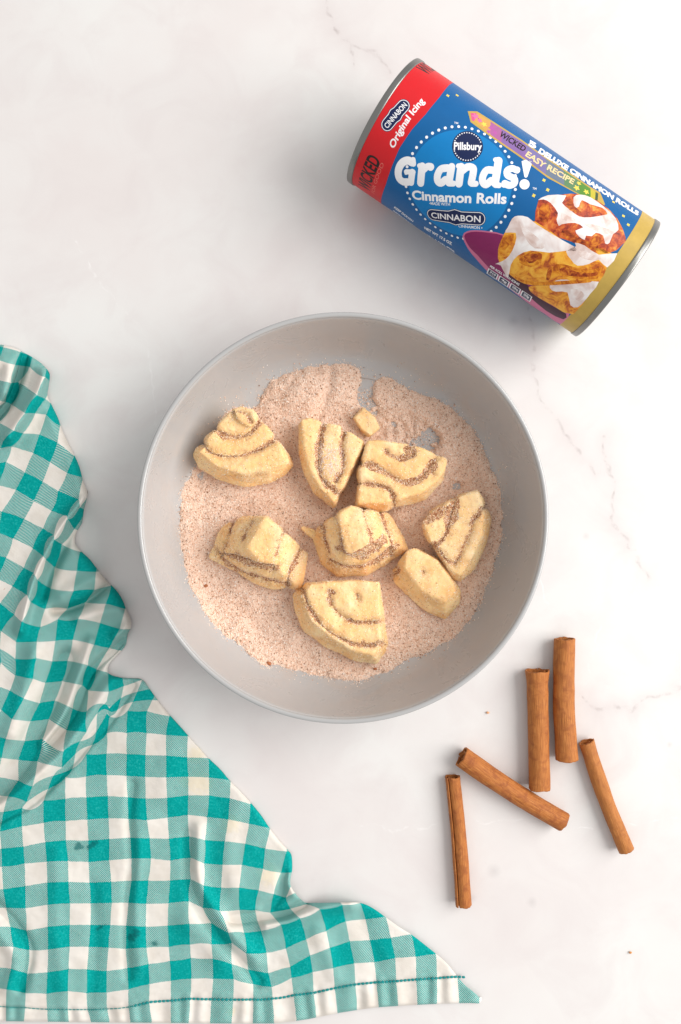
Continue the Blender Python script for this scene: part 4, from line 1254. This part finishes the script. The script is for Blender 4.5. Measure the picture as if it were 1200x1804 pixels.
    plaque((752, 377), (856, 386), 3.9 * mm, 1.1 * mm, 3, 'CINNABON', 0.38 * mm, 3.6 * mm, 2.9 * mm)
    plaque((675, 229), (719, 178), 3.6 * mm, 0.6 * mm, 3, 'CINNABON', 0.36 * mm, 2.9 * mm, 2.0 * mm)
    text('Original Icing', (694, 262), (749, 178), 3.6 * mm, white, 3, label, bold=0.026, shear=0.12, arc=0.6 * mm)
    text('WICKED', (651, 338), (671, 283), 8.0 * mm, black, 3, label, bold=0.03)
    text('WICKED', (743, 131), (771, 142), 4.5 * mm, black, 3, label, bold=0.008) if False else None
    vw = lab(757, 128)
    text('WICKED', (0.0105, vw[1] - 0.004), (0.0105, vw[1] + 0.022), 8.0 * mm, black, 3, label, bold=0.03, px=False)
    salmon = paper('label_salmon', (0.72, 0.16, 0.13, 1), 0.36)
    text('FOR GOOD', (660, 342), (677, 289), 2.2 * mm, salmon, 3, label)
    # round badge
    bcn = lab(824, 257.5)
    bm = bmesh.new(); add_poly(bm, circle(bcn, 0.0083, 40)); print_bm('badge', bm, navy, 3, label)
    bm = bmesh.new()
    for i in range(34):
        an = 2 * math.pi * i / 34
        if abs(math.sin(an - 0.56)) < 0.30: continue
        add_poly(bm, circle((bcn[0] + 0.0074 * math.cos(an), bcn[1] + 0.0074 * math.sin(an)), 0.00036, 8))
    print_bm('badge_dots', bm, white, 4, label)
    text('Pillsbury', (799.5, 263.5), (849, 264.5), 4.0 * mm, white, 5, label, bold=0.03)
    text('TM', (800, 218), (807, 219), 1.2 * mm, white, 3, label, bold=0.01)
    text('TM', (938, 333.5), (945, 334.5), 1.2 * mm, white, 3, label, bold=0.01)
    # sign-post banner
    topl = [(824, 196), (841, 196.5), (867, 213), (920, 247), (965, 279), (1010, 308.5), (1040, 329), (1057, 339), (1066, 361)]
    botl = [(1050, 361), (1016, 341), (965, 313.5), (920, 279.5), (867, 243), (829, 215)]
    art('banner', [topl + botl], gold, 3, label)
    def band(t0, t1):
        tl = np.array([(829, 199), (841, 199.5), (867, 216), (920, 250), (965, 282), (1010, 311.5), (1040, 332), (1054, 341)]); bl = np.array([(831, 212), (836, 214), (867, 239.5), (920, 276), (965, 310), (1012, 337), (1040, 352.5), (1052, 358)])
        s = np.linspace(0, 1, len(tl)); tt = np.linspace(t0, t1, 6)
        a = [(np.interp(t, s, tl[:, 0]), np.interp(t, s, tl[:, 1])) for t in tt]; b = [(np.interp(t, s, bl[:, 0]), np.interp(t, s, bl[:, 1])) for t in tt]
        return a + b[::-1]
    cols = [(0.0, 0.13, (0.70, 0.10, 0.26)), (0.13, 0.27, (0.66, 0.36, 0.10)), (0.27, 0.33, (0.42, 0.13, 0.33)), (0.33, 0.45, (0.25, 0.14, 0.38)), (0.45, 0.56, (0.20, 0.17, 0.38)), (0.56, 0.66, (0.16, 0.20, 0.27)), (0.66, 0.76, (0.12, 0.24, 0.12)), (0.76, 0.86, (0.10, 0.26, 0.04)), (0.86, 0.95, (0.56, 0.48, 0.05)), (0.95, 1.0, (0.06, 0.10, 0.05))]
    for i, (a, b, c) in enumerate(cols):
        art('banner_panel', [band(a, b)], paper('banner_tone', (*c, 1), 0.36, 0.12), 4, label)
    pinkf = paper('flower_pink', (0.80, 0.16, 0.36, 1), 0.36)
    yel = paper('flower_yellow', (0.80, 0.62, 0.10, 1), 0.36)
    purp = paper('flower_purple', (0.45, 0.10, 0.36, 1), 0.36)
    for (x, y, r, mt) in ((838, 205, 1.7, pinkf), (845, 212, 1.3, pinkf), (853, 219, 1.3, yel), (866, 226, 1.5, purp), (861, 232, 1.1, purp), (872, 234, 1.2, purp), (1016, 331, 1.4, yel), (1020, 323, 1.1, yel), (1033, 338, 1.3, yel)):
        q = lab(x, y)
        bm = bmesh.new(); add_poly(bm, [(q[0] + r * mm * (1 + 0.35 * math.cos(5 * t)) * math.cos(t), q[1] + r * mm * (1 + 0.35 * math.cos(5 * t)) * math.sin(t)) for t in np.linspace(0, 2 * math.pi, 30, endpoint=False)]); print_bm('flower', bm, mt, 5, label)
    cream = paper('label_cream', (0.80, 0.62, 0.32, 1), 0.36)
    text('WICKED', (878.5, 239), (923, 267.5), 4.6 * mm, black, 6, label, bold=0.03)
    text('EASY', (925, 274), (958, 296.5), 4.3 * mm, cream, 6, label, bold=0.03)
    text('RECIPE', (963, 298), (1009.5, 325), 4.2 * mm, cream, 6, label, bold=0.03)
    text('5', (931, 256), (944, 262.5), 6.4 * mm, white, 6, label, bold=0.06)
    text('DELUXE CINNAMON ROLLS', (948, 268), (1124, 380), 5.6 * mm, white, 6, label, bold=0.055)
    # small print near the lower edge
    text('KEEP DOUGH', (694, 366), (727, 391), 3.0 * mm, white, 3, label, bold=0.03)
    text('REFRIGERATED', (692, 371), (732, 399.5), 3.0 * mm, white, 3, label, bold=0.03)
    text('NET WT 17.5 OZ', (748, 403), (796, 432), 3.2 * mm, white, 3, label, bold=0.04)
    text('(1 LB 1.5 OZ) 496g', (746, 410), (801, 444), 3.2 * mm, white, 3, label, bold=0.04)
    # stars
    for (x, y) in [(789, 168.5), (805.5, 168), (958.5, 317.5), (965, 334.5), (940.5, 344.5), (1098.5, 380.5), (1107, 396), (1051, 349), (1081, 356)]:
        q = lab(x, y); pts = []
        for k in range(8):
            an = math.pi / 4 * k + 0.9; r = 1.15 * mm if k % 2 == 0 else 0.72 * mm
            pts.append((q[0] + r * math.cos(an), q[1] + r * math.sin(an)))
        art('star', [pts], yel, 3, label, px=False)
    # picture of iced pastry
    Z = lambda L: z_(4, 880, 250, L)
    art('plate_print', [[(815, 416), (823, 407.5), (837, 405.5), (862, 407.5), (890, 414), (940, 440), (1000, 500), (1003, 553), (992, 573), (960, 553), (935, 537), (900, 510), (866, 485), (838, 455), (824, 437)]], pink, 3, label, smooth=2)
    art('plate_print', [[(818, 416), (825, 410), (838, 408), (862, 410), (890, 416), (940, 440), (1000, 490), (1004, 520), (980, 545), (940, 528), (905, 504), (870, 480), (842, 450), (827, 435)]], magenta, 4, label, smooth=2)
    shade = paper('plate_shade_print', (0.05, 0.008, 0.03, 1), 0.36)
    art('plate_print', [Z([(20, 860), (90, 950), (200, 1010), (240, 1070), (380, 1160), (470, 1210), (450, 1250), (330, 1190), (200, 1080), (60, 960)])], shade, 5, label, smooth=2)
    pm = M('pastry_print', rough=0.36, spec=0.45)
    pa = pm.noise(150, 4, 0.65, dist=0.7).outputs['Fac']
    pm.color(pm.ramp(pa, [(0.30, (0.20, 0.022, 0.005)), (0.40, (0.48, 0.10, 0.008)), (0.49, (0.74, 0.28, 0.015)), (0.62, (0.86, 0.45, 0.045))]))
    sm_ = M('swirl_print', rough=0.36, spec=0.45)
    sa = sm_.noise(230, 4, 0.65, dist=0.6).outputs['Fac']
    sm_.color(sm_.ramp(sa, [(0.32, (0.14, 0.014, 0.008)), (0.45, (0.40, 0.045, 0.012)), (0.56, (0.58, 0.13, 0.02)), (0.68, (0.80, 0.33, 0.06))]))
    ic = M('icing_print', rough=0.36, spec=0.45)
    ia = ic.noise(90, 3, 0.55, dist=0.5).outputs['Fac']
    ic.color(ic.ramp(ia, [(0.32, (0.60, 0.46, 0.42)), (0.48, (0.78, 0.70, 0.68)), (0.62, (0.86, 0.84, 0.83))]))
    pp = empty  # noqa
    art('pastry_print', [Z([(270, 430), (300, 395), (450, 370), (560, 370), (700, 420), (830, 540), (890, 680), (870, 720), (760, 790), (560, 720), (330, 640), (250, 560)])], sm_.m, 5, label, smooth=2)
    art('icing_print', [Z([(272, 410), (340, 376), (470, 378), (440, 430), (500, 480), (560, 525), (640, 532), (740, 515), (760, 505), (725, 465), (640, 440), (580, 410), (560, 455), (530, 460), (522, 390), (570, 372), (640, 390), (740, 460), (820, 540), (838, 620), (800, 650), (775, 712), (745, 716), (730, 660), (680, 640), (650, 665), (610, 660), (600, 690), (560, 665), (535, 625), (590, 602), (530, 570), (440, 580), (418, 592), (402, 545), (412, 500), (360, 430), (310, 405)])], ic.m, 6, label, smooth=2)
    art('pastry_print', [Z([(0, 720), (60, 600), (110, 560), (250, 560), (440, 690), (530, 750), (640, 740), (800, 790), (760, 880), (700, 990), (600, 990), (330, 1010), (180, 1000), (80, 940), (0, 850), (-10, 790)])], pm.m, 7, label, smooth=2)
    art('icing_print', [Z([(90, 540), (130, 520), (200, 530), (260, 580), (440, 690), (530, 740), (535, 770), (480, 765), (350, 780), (220, 765), (130, 800), (80, 865), (60, 960), (10, 870), (-30, 860), (20, 840), (70, 800), (110, 720), (115, 640), (40, 640), (60, 600)])], ic.m, 8, label, smooth=2)
    art('icing_print', [Z([(470, 770), (540, 735), (530, 710), (600, 730), (700, 795), (830, 785), (760, 885), (700, 830), (630, 860), (550, 872), (505, 830)])], ic.m, 8, label, smooth=2)
    art('pastry_print', [Z([(208, 1035), (230, 1012), (380, 1010), (500, 980), (680, 995), (640, 1060), (520, 1215), (380, 1155), (250, 1080)])], pm.m, 7, label, smooth=2)
    art('icing_print', [Z([(355, 1010), (400, 975), (470, 970), (560, 985), (700, 985), (640, 1070), (600, 1120), (550, 1165), (500, 1150), (480, 1060), (400, 1055), (365, 1040)])], ic.m, 8, label, smooth=2)
    def mottled(name, sc, stops):
        m = M(name, rough=0.42, spec=0.28)
        m.color(m.ramp(m.noise(sc, 4, 0.65, dist=0.8).outputs['Fac'], stops)); return m.m
    toast = mottled('toasted_print', 260, [(0.35, (0.13, 0.014, 0.004)), (0.5, (0.36, 0.06, 0.008)), (0.65, (0.66, 0.22, 0.02))])
    toast2 = mottled('toasted_light_print', 220, [(0.36, (0.36, 0.07, 0.006)), (0.5, (0.66, 0.22, 0.012)), (0.64, (0.80, 0.36, 0.03))])
    ishade = mottled('icing_shade_print', 120, [(0.35, (0.60, 0.44, 0.39)), (0.5, (0.72, 0.60, 0.56)), (0.65, (0.82, 0.76, 0.74))])
    art('pastry_shade_print', [Z([(160, 800), (240, 775), (300, 790), (285, 850), (220, 880), (140, 850)]), Z([(330, 960), (400, 860), (520, 880), (640, 905), (720, 880), (690, 965), (560, 965), (420, 940)]), Z([(80, 930), (180, 975), (320, 985), (600, 970), (640, 990), (330, 1010), (180, 1000)]), Z([(0, 720), (40, 660), (100, 650), (90, 700), (40, 760), (0, 800)])], toast2, 9, label, smooth=2)
    art('pastry_shade_print', [Z([(170, 805), (235, 785), (275, 800), (262, 835), (210, 855)]), Z([(420, 900), (470, 880), (540, 915), (640, 925), (690, 915), (680, 945), (560, 950), (450, 935)]), Z([(340, 900), (370, 880), (360, 960), (330, 970)])], toast, 10, label, smooth=2)
    art('pastry_shade_print', [Z([(430, 640), (480, 620), (560, 680), (640, 705), (760, 770), (740, 785), (620, 740), (520, 710)]), Z([(470, 440), (505, 400), (525, 450), (580, 500), (500, 485)]), Z([(640, 690), (690, 660), (720, 690), (700, 730), (650, 720)]), Z([(280, 470), (330, 430), (360, 480), (340, 560), (290, 560)])], toast, 7, label, smooth=2)
    art('icing_shade_print', [Z([(150, 590), (210, 625), (330, 735), (250, 750), (190, 690)]), Z([(560, 765), (640, 785), (720, 825), (640, 835), (570, 810)]), Z([(600, 575), (700, 590), (810, 640), (740, 650), (640, 610)]), Z([(500, 1040), (560, 1040), (600, 1080), (560, 1120), (520, 1090)]), Z([(440, 500), (500, 530), (570, 560), (500, 560), (440, 540)])], ishade, 9, label, smooth=2)
    # nutrition boxes
    text('PER ROLL WITH ICING', (863, 470), (914, 503), 2.2 * mm, white, 11, label, bold=0.03)
    tl, tr_, bl, br_ = [np.array(p) for p in ((860, 471.5), (939, 523.5), (856.5, 480.5), (935, 532.5))]
    for i, tx in enumerate(('310', '4g', '550mg', '20g')):
        def box(g):
            a, b = i / 4 + 0.012 + g, (i + 1) / 4 - 0.012 - g
            v0, v1 = g * 4.2, 1 - g * 4.2
            q = lambda u, v: tuple((tl + (tr_ - tl) * u) * (1 - v) + (bl + (br_ - bl) * u) * v)
            return [q(a, v0), q(b, v0), q(b, v1), q(a, v1)]
        art('facts_box', [box(0)], white, 11, label)
        art('facts_box', [box(0.022)], navy, 12, label)
        r = box(0.05)
        text(tx, (np.array(r[3]) * 0.6 + np.array(r[0]) * 0.4), (np.array(r[2]) * 0.6 + np.array(r[1]) * 0.4), 2.6 * mm, white, 13, label, bold=0.03)
        text(('CALORIES', 'SAT FAT', 'SODIUM', 'SUGARS')[i], r[3], r[2], 1.2 * mm, white, 13, label)
build_can()

# ------------------------------------------------------------------ crumbs
def crumb(label, px, py, z, r, col, seed, stretch=(1, 0.7, 0.6), rot=0.0):
    bm = bmesh.new()
    bmesh.ops.create_icosphere(bm, subdivisions=2, radius=1)
    rd = random.Random(seed)
    for v in bm.verts:
        n = 1 + rd.uniform(-0.28, 0.22)
        x, y = v.co.x * stretch[0] * n, v.co.y * stretch[1] * n
        v.co = (x * math.cos(rot) - y * math.sin(rot), x * math.sin(rot) + y * math.cos(rot), v.co.z * stretch[2] * n)
    for f in bm.faces: f.smooth = True
    me = bpy.data.meshes.new('crumb')
    bmesh.ops.scale(bm, vec=(r, r, r), verts=bm.verts)
    lo = min(v.co.z for v in bm.verts)
    c = P(px, py, z)
    bmesh.ops.translate(bm, vec=(0, 0, -lo), verts=bm.verts)
    bm.to_mesh(me); bm.free()
    m = M('crumb', col, rough=0.7)
    o = link('crumb', me, m.m); o.location = c
    tag(o, label, 'crumb', 'scattered cinnamon crumbs')
OR = (0.62, 0.26, 0.07, 1); BR = (0.42, 0.14, 0.05, 1); PK = (0.80, 0.42, 0.22, 1)
crumb('pale orange crumb on the board between bowl and cinnamon sticks', 859, 1255, 0, 0.0011, PK, 1)
crumb('tiny orange crumb alone near the lower right corner', 1110, 1677, 0, 0.0010, OR, 2)
crumb('brown crumb on the teal checks near the left edge', 10, 1037, 0.0105, 0.0016, BR, 3, (1, .5, .4), 0.9)
def sug_z(px, py):
    t = sugar_t(np.array([float(px)]), np.array([float(py)])); return float(sugar_pos(np.array([float(px)]), np.array([float(py)]), np.maximum(t, 0))[0, 2])
crumb('orange streak of cinnamon on the left bowl wall', 298, 1012, sug_z(298, 1012) + 0.0001, 0.0022, PK, 4, (1, .3, .12), 1.3)
crumb('reddish cinnamon crumb in the sugar beside the left chunk', 363, 1032, sug_z(363, 1032) - 0.0002, 0.0013, BR, 5)
crumb('brown cinnamon crumb at the lower left end of the sugar', 474, 1168, sug_z(474, 1168) - 0.0002, 0.0017, BR, 6, (1, .6, .5), -0.6)
crumb('brown cinnamon crumb in the sugar under the lowest wedge', 661, 1178, sug_z(661, 1178) - 0.0002, 0.0013, BR, 7)
